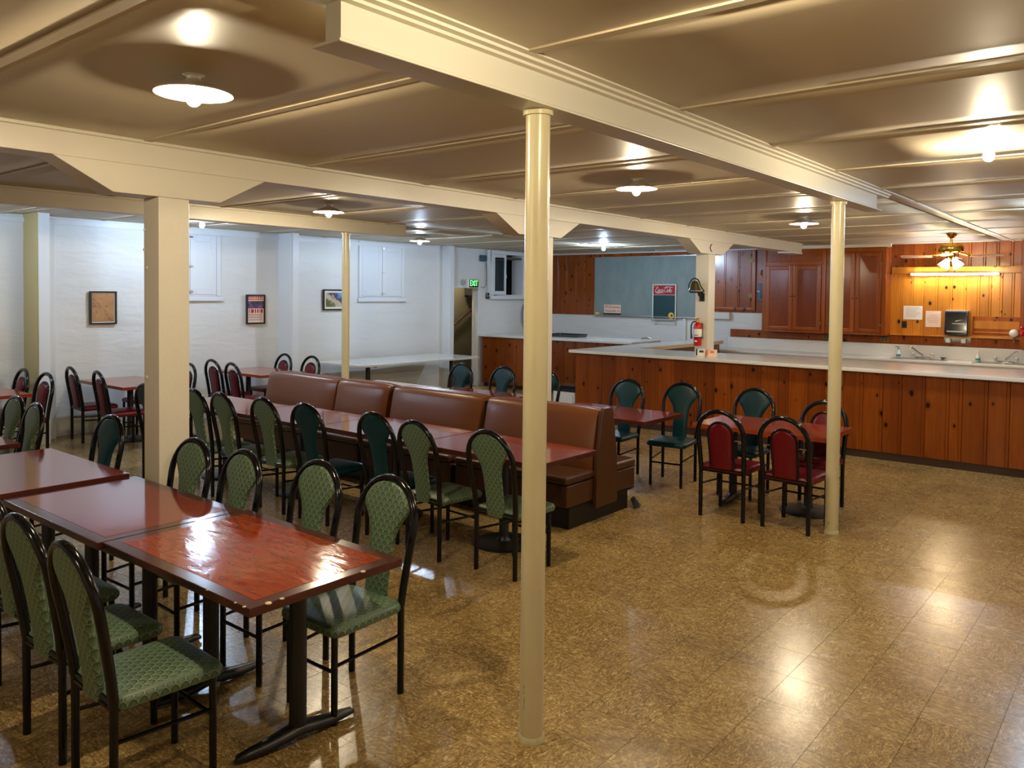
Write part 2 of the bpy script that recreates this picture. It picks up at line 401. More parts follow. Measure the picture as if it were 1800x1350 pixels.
MB().box(-1.97, -1.935, .3, YF-.02, ZC-.02, ZC+.004).build('batten', M['cream'], ce)
MB().box(-8.3, -8.22, 7.75, YF-.02, ZC-.02, ZC+.004).build('batten', M['cream'], ce, bevel=.004, seg=1)
for a, b, y0, y1 in ((-2.1, -1.94, 7.66, YF), (-2.1, -1.94, YB, 1.0), (-8.45, -8.26, 7.73, YF), (-5.24, -5.02, 14.2, YF)):
    MB().box(a, b, y0, y1, ZC-.001, ZC+.016).build('ceiling_panel', M['ceiling'], ce)
# beams
def beam_kind(o, label): tag(o, label, None, None, 'structure'); return o
b1 = struct('steel_beam', 'cream painted steel beam with flanges over the round steel columns')
MB().box(-2.112, -2.036, 1.62, 7.6, 2.721, ZC).build('web', M['steel_paint'], b1)
MB().box(-2.145, -2.003, 1.59, 7.66, 2.709, 2.722).build('lower_flange', M['steel_paint'], b1, bevel=.003, seg=1)
MB().box(-2.14, -2.036, 1.0, 7.9, 2.852, ZC+.002).build('upper_flange', M['cream'], b1)
MB().box(-2.036, -2.003, .3, 7.86, 2.846, ZC+.002).build('nailing_strip', M['cream'], b1)
MB().box(-2.003, -1.97, .3, 7.8, 2.858, ZC+.002).build('nailing_strip', M['cream'], b1)
def timber_beam(x0, x1, y1, label):
    b = struct('timber_beam', label)
    MB().box(x0, x1, YB, y1, 2.718, ZC-.03).build('beam', M['cream'], b, bevel=.004, seg=1)
    MB().box(x0-.03, x1+.022, YB, y1-.02, ZC-.032, ZC+.004).build('crown_strip', M['cream'], b, bevel=.006, seg=2)
    return b
b2 = timber_beam(-5.24, -5.034, 14.2, 'cream timber beam on bracketed square posts')
MB().box(-5.26, -5.02, 13.66, 14.2, 2.694, 2.718).build('end_plate', M['white_paint'], b2)
b3 = timber_beam(-8.45, -8.265, 7.73, 'cream timber beam nearest the white masonry wall')
def capital(c):
    h = .71
    k = MB().prism([(c-h, 2.719), (c-.36, 2.535), (c+.36, 2.535), (c+h, 2.719)], -5.236, -5.036, 'x').build('bracket', M['cream'], b2, bevel=.003, seg=1)
for c_ in (2.625, 6.6, 10.63): capital(c_)
o = MB().tube([(-5.033, 10.60+.05*math.cos(a), 2.62+.05*math.sin(a)) for a in [PI/2+PI*i/8 for i in range(9)]], .007, 6).build('iron_strap', M['black_rough'], b2)
post_labels = ['square cream timber post nearest the patterned green chairs', 'square cream timber post hidden behind the round column', 'square cream timber post carrying the bell and the extinguisher']
for (y0, y1), lb in zip([(2.55, 2.76), (6.62, 6.82), (10.52, 10.73)], post_labels):
    p = struct('timber_post', lb)
    MB().box(-5.236, -5.036, y0, y1, 0, 2.535).build('post', M['cream'], p, bevel=.005, seg=1)
    if y0 < 3:
        for z, yy in ((1.36, 2.60), (2.33, 2.62), (2.08, 2.66), (2.2, 2.61)):
            MB().lathe([(.001, .006), (.009, .004), (.011, 0)], 8).xf(Matrix.Translation((-5.236+.06*(z % .7), y0, z)) @ Matrix.Rotation(PI/2, 4, 'X')).build('bolt_head', M['cream'], p, smooth=60)
def round_col(x, y, lb, r=.052, top=2.709):
    p = struct('round_column', lb)
    MB().lathe([(r, .012), (r, top-.02)], 28, (x, y, 0)).build('shaft', M['column'], p, smooth=60)
    MB().lathe([(r+.012, top-.022), (r+.012, top)], 28, (x, y, 0)).build('cap_plate', M['column'], p, smooth=40)
    MB().lathe([(r+.007, 0), (r+.006, .02), (r+.001, .03)], 28, (x, y, 0)).build('foot_collar', M['column'], p, smooth=40)
round_col(-2.091, 2.713, 'round cream steel column scuffed at its foot nearest the camera')
round_col(-2.091, 6.714, 'round cream steel column beside the table with red chairs')
round_col(-8.36, 6.75, 'thin round steel post rising behind the brown booth', .05, 2.718)
# left wall: relief grid with the door and window openings
def wall_patch(mb, y0, y1, z0, z1, step=.16):
    ny = max(1, round((y1-y0)/step)); nz = max(1, round((z1-z0)/(step*.7)))
    vs = []; fs = []
    for i in range(ny+1):
        for j in range(nz+1):
            y, z = y0+(y1-y0)*i/ny, z0+(z1-z0)*j/nz
            d = noise.noise((y*1.3, z*4.0, 3.1))*.012+noise.noise((y*3.1, z*9.0, 7.7))*.005
            if i in (0, ny) or j in (0, nz): d = 0
            vs.append((XL+d, y, z))
    for i in range(ny):
        for j in range(nz):
            q = i*(nz+1)+j; fs.append((q, q+nz+1, q+nz+2, q+1))
    mb.add(vs, fs)
mb = MB(); DY0, DY1, DZ = 11.66, 12.52, 2.05; WY0, WY1, WZ0, WZ1 = 13.03, 14.05, 1.92, 2.79
wall_patch(mb, YB, DY0, 0, ZC+.02); wall_patch(mb, DY0, DY1, DZ, ZC+.02); wall_patch(mb, DY1, WY0, 0, ZC+.02)
wall_patch(mb, WY0, WY1, 0, WZ0); wall_patch(mb, WY0, WY1, WZ1, ZC+.02); wall_patch(mb, WY1, YF, 0, ZC+.02)
wl = mb.build('wall_left', M['masonry'], smooth=70); wl['kind'] = 'structure'
MB().box(XL, XL+.03, YB, DY0-.3, ZC-.11, ZC-.055).build('ledger', M['white_paint'], wl)
# square trim piers against the masonry
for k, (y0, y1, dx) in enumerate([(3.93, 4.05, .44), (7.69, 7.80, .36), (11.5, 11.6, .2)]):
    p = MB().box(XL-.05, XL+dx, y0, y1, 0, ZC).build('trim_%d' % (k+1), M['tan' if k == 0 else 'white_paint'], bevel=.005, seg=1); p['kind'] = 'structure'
    MB().box(XL+dx-.1, XL+dx+.012, y0+.012, y1+.02, 0, ZC-.004).build('pier_face', M['white_paint'], p)
    MB().box(XL-.05, XL+dx*.35, y1+.002, y1+(.2 if k < 2 else .05), 0, ZC-.06).build('pier_return', M['white_paint'], p, bevel=.006, seg=1)
# stair doorway
d1 = struct('door_1'); D = .95
pas = MB()
pas.box(XL-.85, XL-.8, DY0-.9, DY1+1.9, 0, 2.7); pas.box(XL-.85, XL-.02, DY0-.95, DY0-.9, 0, 2.7); pas.box(XL-.85, XL-.02, DY1+1.9, DY1+1.95, 0, 2.7); pas.box(XL-.85, XL-.02, DY0-.95, DY1+1.95, 2.7, 2.75)
pas.build('stair_wall', M['olive'], d1)
MB().tube([(XL-.74, 12.0, .88), (XL-.74, 13.4, 1.72)], .022, 8).build('handrail', M['dark_wood'], d1, smooth=60)
fr = MB(); fr.box(XL-.12, XL+.05, DY1, DY1+.04, 0, DZ); fr.build('jamb', M['white_paint'], d1, bevel=.004, seg=1)
MB().box(XL-.1, XL-.07, DY1-.02, DY1, 0, DZ).build('stop', M['cream'], d1)
MB().box(XL-.2, XL+.05, DY0-.04, DY1+.1, DZ, DZ+.05).build('head', M['white_paint'], d1, bevel=.004, seg=1)
MB().box(XL+.001, XL+.03, DY1+.04, DY1+.11, 0, DZ+.05).build('casing', M['white_paint'], d1, bevel=.004, seg=1)
# shuttered windows
def shutters(n, y0, y1, z0, z1, leaves):
    w = struct('window_%d' % n)
    f = MB(); f.box(XL, XL+.034, y0-.07, y0, z0-.02, z1); f.box(XL, XL+.034, y1, y1+.07, z0-.02, z1); f.box(XL, XL+.034, y0-.07, y1+.07, z1, z1+.07)
    f.build('window_frame', M['white_paint'], w, bevel=.004, seg=1)
    MB().box(XL, XL+.055, y0-.1, y1+.1, z0-.1, z0-.025).build('window_sill', M['white_paint'], w, bevel=.006, seg=1)
    MB().box(XL-.01, XL+.012, y0, y1, z0-.02, z1).build('backing', M['white_paint'], w)
    dy = (y1-y0)/leaves
    for i in range(leaves):
        a, b = y0+dy*i+.006, y0+dy*(i+1)-.006
        m = MB(); s = .085
        m.box(XL+.012, XL+.03, a, a+s, z0, z1-.006); m.box(XL+.012, XL+.03, b-s, b, z0, z1-.006); m.box(XL+.012, XL+.03, a+s, b-s, z0, z0+.1); m.box(XL+.012, XL+.03, a+s, b-s, z1-.1, z1-.006)
        sh = m.build('shutter', M['white_paint'], w, bevel=.004, seg=1)
        MB().box(XL+.012, XL+.02, a+s, b-s, z0+.1, z1-.1).build('shutter_panel', M['white_paint'], sh)
    ym = (y0+y1)/2
    for z, nm in ((z0+(z1-z0)*.47, 'latch'), (z1-.04, 'catch'), (z0+.05, 'catch')):
        m = MB().box(XL+.04, XL+.055, ym-.02, ym+.035, z-.012, z+.012); m.build(nm, M['steel'], w)
shutters(1, 5.72, 6.58, 1.88, 2.77, 2); shutters(2, 9.42, 10.38, 1.87, 2.79, 2)
# open window with dark panes
w3 = struct('window_3')
MB().box(XL-.75, XL-.7, WY0-.05, WY1+.05, WZ0-.05, WZ1+.05).box(XL-.75, XL-.02, WY0-.06, WY0-.02, WZ0-.05, WZ1+.05).box(XL-.75, XL-.02, WY1+.02, WY1+.06, WZ0-.05, WZ1+.05).box(XL-.75, XL-.02, WY0-.06, WY1+.06, WZ1+.02, WZ1+.06).box(XL-.75, XL-.02, WY0-.06, WY1+.06, WZ0-.06, WZ0-.02).build('night_box', M['night'], w3)  # added dark box standing for the night outside, closed against the stairwell bulb
m = MB(); m.box(XL-.7, XL, WY0-.02, WY0, WZ0, WZ1); m.box(XL-.3, XL, WY1, WY1+.02, WZ0, WZ1); m.box(XL-.7, XL, WY0, WY1, WZ1, WZ1+.02); m.box(XL-.7, XL, WY0, WY1, WZ0-.02, WZ0); m.build('reveal', M['white_paint'], w3)
m = MB(); q = .07
m.box(XL, XL+.04, WY0-q, WY0+.01, WZ0-.06, WZ1); m.box(XL, XL+.04, WY1-.01, WY1+q-.03, WZ0-.06, WZ1); m.box(XL, XL+.04, WY0-q, WY1+.5, WZ1, WZ1+.08); m.build('window_frame', M['white_paint'], w3, bevel=.004, seg=1)
MB().box(XL, XL+.08, WY0-.12, WY1+.62, WZ0-.1, WZ0-.03).build('window_sill', M['white_paint'], w3, bevel=.005, seg=1)
def sash(y0, y1, x, nm):
    m = MB(); s = .055; z0, z1 = WZ0, WZ1-.005
    m.box(x-.015, x+.02, y0, y0+s, z0, z1); m.box(x-.015, x+.02, y1-s, y1, z0, z1); m.box(x-.015, x+.02, y0+s, y1-s, z0, z0+.08); m.box(x-.015, x+.02, y0+s, y1-s, z1-.06, z1)
    sh = m.build(nm, M['white_paint'], w3, bevel=.003, seg=1)
    MB().box(x-.004, x+.002, y0+s, y1-s, z0+.08, z1-.06).build('pane', M['glass'], sh)
    return sh
sash(WY0, 13.46, XL+.012, 'sash')
s2 = sash(14.1, 14.6, XL+.07, 'sash')
MB().box(XL+.035, XL+.05, 13.43, 13.455, 2.28, 2.36).build('latch', M['white'], w3)
# far wall: white masonry below, knotty pine boards above
wb = MB().box(XL-.3, XR+.2, YF, YF+.2, 0, ZC+.02).build('wall_back', M['masonry']); wb['kind'] = 'structure'
def board(parent, x0, x1, z0, z1, y, mat, d=.02, bead=True):
    w = (x1-x0)/2; ch = .007; pts = [(-w+.0008, d), (-w+.0008, ch), (-w+ch, 0)]
    if bead and w > .05: xb = w-.034; pts += [(xb-.006, 0), (xb, .006), (xb+.006, 0)]
    pts += [(w-ch, 0), (w-.0008, ch), (w-.0008, d)]
    return MB().prism(pts, 0, z1-z0, 'z').build('board', mat, parent, loc=((x0+x1)/2, y, z0))
rb = random.Random(11)
def boards(parent, x0, x1, z0, z1, y, mat, wmin=.17, wmax=.26, **kw):
    x = x0
    while x < x1-.04:
        w = rb.uniform(wmin, wmax)
        if x+w > x1-.1: w = x1-x
        board(parent, x, x+w, z0, z1, y, mat, **kw); x += w
boards(wb, XL+.01, -9.98, 1.49, ZC, YF-.022, M['pine_wall'], .2, .27)
boards(wb, -9.98, -7.5, 2.72, ZC, YF-.022, M['pine_wall'], .2, .27)
boards(wb, -7.5, -6.0, 1.62, ZC, YF-.022, M['pine_wall'], .2, .27)
boards(wb, -3.79, -1.8, 2.46, ZC, YF-.022, M['pine_wall'], .16, .22)
boards(wb, -3.79, -1.8, 1.31, 2.36, YF-.022, M['pine_gold_lit'], .14, .22)
boards(wb, -1.5, XR, 1.14, ZC, YF-.022, M['pine_wall'], .2, .27)
MB().box(-3.76, -1.8, YF-.09, YF-.001, 2.36, 2.475).build('valance', M['pine_gold_lit'], wb, bevel=.004, seg=1)
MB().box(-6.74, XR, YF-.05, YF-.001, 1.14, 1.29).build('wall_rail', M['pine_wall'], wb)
MB().box(-3.76, -1.8, YF-.1, YF-.001, 1.29, 1.315).build('ledge', M['pine_gold_lit'], wb, bevel=.003, seg=1)
MB().box(-1.8, -1.5, YF-.32, YF-.001, 1.16, ZC-.005).build('end_post', M['cabinet'], wb)
MB().box(XL+.02, -6.2, YF-.06, YF-.022, ZC-.035, ZC).build('cornice', M['white_paint'], wb)
MB().box(-5.3, -3.7, YF-.42, YF-.36, ZC-.07, ZC-.002).build('cornice', M['cream'], wb)
MB().box(-7.8, -7.72, YF-.05, YF-.001, .0, 1.5).build('pipe_cover', M['white_paint'], wb, bevel=.01, seg=2)
wr = MB().box(XR, XR+.2, YB-.2, YF+.2, 0, ZC+.02).build('wall_right', M['masonry']); wr['kind'] = 'structure'
wf = MB().box(XL-.3, XR+.2, YB-.2, YB, 0, ZC+.02).build('wall_front', M['masonry']); wf['kind'] = 'structure'
# ================================================================ lamps
def lamp(x, y, label, shade=True, cool=False, z=ZC-.002, group=None):
    t = thing('ceiling_lamp', label, 'lamp', (x, y, z), 0, group)
    MB().lathe([(.055, 0), (.056, -.012), (.03, -.022), (.026, -.055), (.02, -.058)], 20).build('lamp_holder', M['porcelain'], t, smooth=50)
    if shade:
        pr = [(.028, -.034), (.055, -.046), (.11, -.069), (.15, -.087), (.163, -.094), (.164, -.099), (.159, -.098), (.148, -.092), (.108, -.074), (.053, -.051), (.028, -.039)]
        MB().lathe(pr, 40, closed=True).build('lamp_shade', M['enamel'], t, smooth=60)
    zb = -.118 if shade else -.085
    b = MB().lathe([(.002, zb-.034), (.014, zb-.031), (.026, zb-.020), (.032, zb-.004), (.031, zb+.008), (.024, zb+.024), (.015, zb+.04), (.014, zb+.05)], 14)
    b.build('bulb', M['bulb_cool' if cool else 'bulb_warm'], t, smooth=60)
    if shade: MB().lathe([(.02, -.04), (.021, -.075), (.017, zb+.03)], 14).build('socket', M['porcelain'], t, smooth=50)
    return t
lamp(-3.32, 1.84, 'white enamel ceiling lamp above the burl table')
lamp(-3.34, 5.64, 'white enamel ceiling lamp above the near end of the booth')
lamp(-3.32, 9.41, 'white enamel ceiling lamp beside the far round column, over the open floor')
lamp(-6.99, 5.41, 'white enamel ceiling lamp hanging between the two timber beams')
lamp(-9.54, 9.23, 'daylight white enamel ceiling lamp in front of the double shutters', cool=True)
lamp(-9.93, 5.62, 'bare daylight bulb glowing by the square post in front of the masonry wall', shade=False, cool=True)
lamp(-8.19, 12.67, 'bare daylight bulb on the ceiling before the chalkboard', shade=False, cool=True)
lamp(-.87, 5.62, 'bare warm bulb in a porcelain ceiling holder above the open floor', shade=False)
lamp(-.87, 1.85, 'warm bare bulb overhead outside the view', shade=False)
lamp(-.75, 9.3, 'bare daylight bulb over the bar outside the view', shade=False, cool=True)
lamp(-3.32, -1.95, 'enamel lamp behind the camera', group='lamps outside the view')
lamp(-9.93, 2.6, 'bare daylight bulb outside the view beside the masonry wall', shade=False, cool=True)
sl = lamp(XL-.45, 12.35, 'added dim bulb brightening the stairwell, out of sight', shade=False, z=2.69)  # added unseen bulb that brightens the dark stair opening
sl.children[1].data.materials[0] = M['stair_fill']
# ceiling fan with lit glass shades
fan = thing('ceiling_fan', 'brass ceiling fan with pale blades and two lit glass shades', 'ceiling fan', (-2.45, 13.0, ZC-.002))
MB().lathe([(.075, 0), (.07, -.02), (.045, -.062), (.03, -.075)], 20).build('canopy', M['brass'], fan, smooth=50)
MB().lathe([(.015, -.07), (.015, -.165)], 12).build('rod', M['brass'], fan, smooth=50)
MB().lathe([(.03, -.155), (.15, -.17), (.158, -.19), (.158, -.255), (.15, -.275), (.11, -.295), (.05, -.30)], 28).build('motor', M['brass'], fan, smooth=50)
for k in range(4):
    a = math.radians(4+90*k); R_ = Matrix.Rotation(a, 4, 'Z')
    iron = MB().tube([(.1, 0, -.29), (.16, 0, -.305), (.22, 0, -.325), (.28, 0, -.33)], [.014, .016, .02, .012], 8).xf(R_).build('blade_iron', M['brass'], fan, smooth=60)
    bl = MB().prism([(.25, -.055), (.3, -.065), (.64, -.075), (.665, -.05), (.665, .05), (.64, .075), (.3, .065), (.25, .055)], -.004, .004)
    bl.xf(Matrix.Translation((0, 0, -.335)) @ Matrix.Rotation(math.radians(10), 4, 'X')).xf(R_)
    bl.build('blade', M['lam_cream'], fan)
MB().lathe([(.05, -.30), (.06, -.33), (.045, -.36), (.06, -.375), (.03, -.40)], 20).build('light_kit', M['brass'], fan, smooth=50)
for sgn in (-1, 1):
    m = MB().lathe([(.026, .0), (.034, -.02), (.05, -.06), (.068, -.1), (.074, -.125), (.066, -.124), (.044, -.06), (.022, -.01)], 20, closed=True)
    m.xf(Matrix.Translation((sgn*.04, -.02, -.385)) @ Matrix.Rotation(sgn*math.radians(-30), 4, 'Y')).build('glass_shade', M['shade_glow'], fan, smooth=60)
for dx, dz in ((-.01, -.62), (.05, -.56)): MB().tube([(dx, -.06, -.38), (dx, -.06, dz)], .0025, 5).build('pull_chain', M['brass'], fan)
# tube light under the valance
tl = thing('tube_light', 'long slim fluorescent tube glowing under the pine valance', 'lamp', (-2.79, YF-.13, 2.335))
MB().box(-.66, .66, .005, .045, -.005, .035).build('housing', M['white'], tl, bevel=.004, seg=1)
MB().lathe([(.012, -.64), (.012, .64)], 10).xf(Matrix.Translation((0, -.012, .008)) @ Matrix.Rotation(PI/2, 4, 'Y')).build('tube', M['tube_cool'], tl, smooth=60)
# ================================================================ chairs
def lean(z, z0=.44, top=1.0, amt=.1): return -amt*max(0, (z-z0)/(top-z0))**1.15
def seat_mb(wr, wf, d, z0, z1, y0=-.01):
    # rounded trapezoid, domed
    out = []
    def corner(cx, cy, r, a0): return [(cx+r*math.cos(a0+PI/2*i/4), cy+r*math.sin(a0+PI/2*i/4)) for i in range(5)]
    r = .045
    out += corner(wf/2-r, y0+d-r, r, 0)+corner(-wf/2+r, y0+d-r, r, PI/2)+corner(-wr/2+r, y0+r, r, PI)+corner(wr/2-r, y0+r, r, 1.5*PI)
    cx, cy = 0, y0+d/2; vs = []; n = len(out)
    lv = [(.97, z0), (1.0, z0+.012), (1.0, z0+(z1-z0)*.55), (.965, z1-.008), (.88, z1), (.55, z1+.008), (.2, z1+.01)]
    for sc, z in lv: vs += [(cx+(x-cx)*sc, cy+(y-cy)*sc, z) for x, y in out]
    fs = [tuple(range(n-1, -1, -1)), tuple((len(lv)-1)*n+i for i in range(n))]
    for l in range(len(lv)-1): fs += [(l*n+i, l*n+(i+1) % n, (l+1)*n+(i+1) % n, (l+1)*n+i) for i in range(n)]
    return MB().add(vs, fs)
def pad_mb(rows, thick, top, amt, yoff=0):
    n = 11; V = []; F_ = []; m = len(rows)
    for side in (0, 1):
        for z, w in rows:
            for i in range(n):
                u = math.sin(PI/2*(-1+2*i/(n-1))); e = math.sqrt(max(.02, 1-u**4))
                y = lean(z, .44, top, amt)+yoff+((thick*.5+.012)*e if side else -(thick*.5+.004)*e)
                V.append((w*u, y, z))
    o = m*n
    for r in range(m-1):
        for i in range(n-1):
            a = r*n+i; F_.append((a, a+1, a+n+1, a+n)); F_.append((o+a, o+a+n, o+a+n+1, o+a+1))
        a = r*n; F_.append((a, a+n, o+a+n, o+a)); a = r*n+n-1; F_.append((a, o+a, o+a+n, a+n))
    for i in range(n-1): F_.append((i, o+i, o+i+1, i+1)); a = (m-1)*n+i; F_.append((a, a+1, o+a+1, o+a))
    return MB().add(V, F_)
def uv_pad(co): return (co.x, co.z)
def uv_seat(co): return (co.x, co.y) if co.z > .447 else (co.x+co.y, co.z)
def arch(hw, zs, top, amt, zlo, hwlo, total, n=14):
    L = [(-hwlo-(hw-hwlo)*t, lean(zlo+(zs-zlo)*t, .44, total, amt), zlo+(zs-zlo)*t) for t in [i/4 for i in range(5)]]
    A = [(-hw*math.cos(PI*i/n), lean(zs+(top-zs)*math.sin(PI*i/n), .44, total, amt), zs+(top-zs)*math.sin(PI*i/n)) for i in range(1, n)]
    return L+A+[(-x, y, z) for x, y, z in reversed(L)]
def legs(t, rw, fw, fy, zt, r=.0168):
    for sx in (-1, 1):
        MB().tube([(sx*rw, 0, 0), (sx*rw, 0, zt)], r, 8).build('leg', M['black_metal'], t, smooth=60)
        MB().tube([(sx*fw, fy, 0), (sx*fw, fy, zt-.01)], r*.92, 8).build('leg', M['black_metal'], t, smooth=60)
        MB().tube([(sx*rw, .005, .285), (sx*fw, fy-.005, .262)], .009, 6).build('stretcher', M['black_metal'], t, smooth=60)
    MB().tube([(-fw, fy, .235), (fw, fy, .235)], .009, 6).build('stretcher', M['black_metal'], t, smooth=60)
    m = MB()
    for a, b in (((-rw, 0), (rw, 0)), ((-fw, fy), (fw, fy)), ((-rw, 0), (-fw, fy)), ((rw, 0), (fw, fy))):
        m.tube([(a[0], a[1], zt-.03), (b[0], b[1], zt-.03)], .012, 6)
    m.build('seat_frame', M['black_metal'], t, smooth=60)
def fan_chair(mat):
    t = thing('dining_chair', None, 'chair')
    legs(t, .178, .162, .39, .44)
    MB().tube(arch(.203, .79, 1.0, .1, .43, .178, 1.0), .0195, 10).build('back_frame', M['black_metal'], t, smooth=60)
    MB().add(*(lambda b: (b.v, b.f))(seat_mb(.40, .42, .43, .405, .455, -.005))).build('seat', mat, t, smooth=50, uvf=uv_seat)
    rows = [(.405, .076), (.5, .078), (.6, .08), (.69, .083), (.74, .09), (.785, .108), (.82, .133), (.85, .154), (.87, .163), (.89, .163), (.915, .153), (.94, .135), (.96, .11), (.975, .078), (.984, .04)]
    pad_mb(rows, .026, 1.0, .1).build('backrest', mat, t, smooth=60, uvf=uv_pad)
    MB().tube([(-.178, 0, .432), (.178, 0, .432)], .011, 6).build('back_rail', M['black_metal'], t, smooth=60)
    return t
def arch_chair():
    t = thing('dining_chair', None, 'chair')
    legs(t, .195, .185, .40, .44, .019)
    MB().tube(arch(.207, .74, .945, .085, .43, .195, .945), .021, 10).build('back_frame', M['black_metal'], t, smooth=60)
    MB().tube(arch(.112, .74, .848, .085, .43, .1, .945), .0125, 8).build('inner_frame', M['black_metal'], t, smooth=60)
    rows = [(.44, .098), (.55, .101), (.65, .104), (.74, .105), (.775, .098), (.805, .08), (.825, .055), (.836, .028)]
    pad_mb(rows, .034, .945, .085).build('backrest', M['red'], t, smooth=60)
    m = MB()
    for sx in (-1, 1): m.tube([(sx*.11, lean(.7, .44, .945, .085), .7), (sx*.206, lean(.7, .44, .945, .085), .7)], .005, 6)
    m.build('spacer_rod', M['chrome'], t)
    seat_mb(.42, .44, .44, .405, .462, -.01).build('seat', M['red'], t, smooth=50)
    MB().tube([(-.195, 0, .432), (.195, 0, .432)], .013, 6).build('back_rail', M['black_metal'], t, smooth=60)
    return t
protos = {'A': fan_chair(M['scallop']), 'B': fan_chair(M['teal']), 'R': arch_chair()}
used = set()
def chair(kind, x, y, face, label, group, dr=0):
    p = protos[kind]
    t = p if kind not in used else copy_tree(p)
    used.add(kind); t.location = (x, y, 0); t.rotation_euler = (0, 0, (0 if face > 0 else PI)+math.radians(dr)); tag(t, label, 'chair', group)
A_, B_, R_ = 'patterned green fan-back chair', 'plain teal fan-back chair', 'red oval-back chair'
g1 = 'chairs along the near row of tables'; g2 = 'chairs facing the brown booth'; g3 = 'red chairs at the masonry wall tables'; g4 = 'chairs behind the booth'; g5 = 'chairs at the table by the round column'
chair('A', -3.0, 2.62, -1, A_+' at the burl table end, front legs by the table foot', g1, 1)
chair('A', -3.56, 2.61, -1, A_+' second along the burl table from its free end', g1, 0)
chair('A', -4.12, 2.50, -1, A_+' third along the burl table, standing past the square post', g1, -2)
chair('A', -4.67, 2.50, -1, A_+' pushed close against the square post, camera side', g1, 2)
chair('B', -5.98, 2.58, -1, B_+' alone at the plain orange table', g1, 2)
chair('A', -3.09, 1.31, 1, A_+' with its back to the camera, at the burl table corner', g1, -2)
chair('A', -3.61, 1.33, 1, A_+' second in the camera side row, beside the burl table corner chair', g1, 1)
chair('A', -4.18, 1.40, 1, A_+' third in the camera side row, cut by the picture edge', g1, 0)
chair('A', -7.65, 2.52, -1, A_+' outer of the pair behind the table at the picture edge', g1, 2)
chair('A', -7.06, 2.46, -1, A_+' inner of the pair behind the table at the picture edge', g1, -2)
chair('A', -3.535, 4.16, 1, A_+' behind the near round column, facing the booth end table', g2, -1)
chair('A', -4.19, 4.11, 1, A_+' between a teal chair and the near round column, facing the booth', g2, -4)
chair('B', -4.72, 4.18, 1, B_+' facing the booth, nearer the round column', g2, 0)
chair('B', -5.51, 4.12, 1, B_+' facing the booth, farther from the round column', g2, 2)
chair('A', -6.07, 4.09, 1, A_+' facing the booth, first beyond the teal pair', g2, 0)
chair('A', -6.64, 4.03, 1, A_+' facing the booth, second beyond the teal pair', g2, -2)
chair('A', -7.08, 4.01, 1, A_+' facing the booth, half hidden by the square post', g2, 0)
chair('B', -7.80, 3.90, 1, B_+' mostly hidden behind the square post', g2, 6)
chair('R', -10.83, 3.70, -1, R_+' nearest the masonry wall at the corner table', g3, 0)
chair('R', -10.13, 3.70, -1, R_+' outer one at the table by the first pier', g3, 4)
chair('R', -10.72, 4.36, 1, R_+' beside the tan print, wall side of the table', g3, -4)
chair('R', -9.95, 4.36, 1, R_+' with shiny seat turned to the table below the tan print', g3, -6)
chair('R', -10.19, 5.50, -1, R_+' peeking out beyond the square post', g3, 0)
chair('R', -10.86, 5.50, -1, R_+' behind the square post, only its seat showing', g3, 0)
chair('R', -10.56, 6.2, 1, R_+' wall side of the pair by the far booth end', g3, 0)
chair('R', -9.88, 6.1, 1, R_+' inner one of the pair by the far booth end', g3, -3)
chair('R', -10.78, 7.42, -1, R_+' below the second pier, behind the far wall table', g3, 0)
chair('R', -10.12, 7.45, -1, R_+' just above the booth corner, behind the far wall table', g3, 2)
chair('B', -7.23, 7.70, -1, B_+' in front of the stair door behind the booth', g4, 0)
chair('B', -6.52, 7.72, -1, B_+' before the far pine counter behind the booth', g4, 0)
chair('B', -5.75, 7.6, -1, B_+' hidden by the near round column behind the booth', g4, 0)
chair('B', -4.58, 7.54, -1, B_+' at the table behind the booth end, booth side', g4, 2)
chair('B', -3.955, 7.63, -1, B_+' at the table behind the booth end, open floor side', g4, 8)
chair('R', -2.955, 6.50, 1, R_+' back to camera, farther from the round column', g5, 1)
chair('R', -2.405, 6.52, 1, R_+' back to camera, touching the far round column', g5, -3)
chair('B', -3.19, 7.68, -1, B_+' across the table from the two red chairs', g5, 0)
chair('R', -2.48, 7.62, -1, R_+' behind the far round column, across the table', g5, 0)
# ================================================================ tables
def tbase(t, x, y, h, rz=0.0):          # cast iron column with a two-toed foot along Y
    MB().lathe([(.040, .05), (.0375, .07), (.0375, h-.02), (.05, h-.015)], 18, (x, y, 0)).build('column', M['black_rough'], t, smooth=50)
    R4 = Matrix.Translation((x, y, 0)) @ Matrix.Rotation(rz, 4, 'Z')
    prof = [(0, .05, .028, .055), (.06, .045, .03, .042), (.14, .036, .028, .03), (.22, .030, .022, .029), (.27, .022, .016, .027), (.285, .01, .01, .02)]
    m = MB()
    for s in (-1, 1):
        vs = []; fs = []
        for q, (yy, hw, hh, zc) in enumerate(prof):
            zc_ = zc; lo = max(.001, zc_-hh); hi = zc_+hh*.9
            for a in range(8):
                ang = 2*PI*a/8+PI/8; vs.append((hw*math.cos(ang), s*yy, (lo+hi)/2+(hi-lo)/2*math.sin(ang)))
        for q in range(len(prof)-1):
            for a in range(8): fs.append((q*8+a, q*8+(a+1) % 8, (q+1)*8+(a+1) % 8, (q+1)*8+a))
        fs.append(tuple((len(prof)-1)*8+a for a in range(8))); fs.append(tuple(range(8)))
        m.add(vs, fs)
    m.xf(R4).build('foot', M['black_rough'], t, smooth=60)
    MB().box(-.05, .05, -.25, .25, h-.012, h).xf(R4).build('top_bracket', M['black_rough'], t)
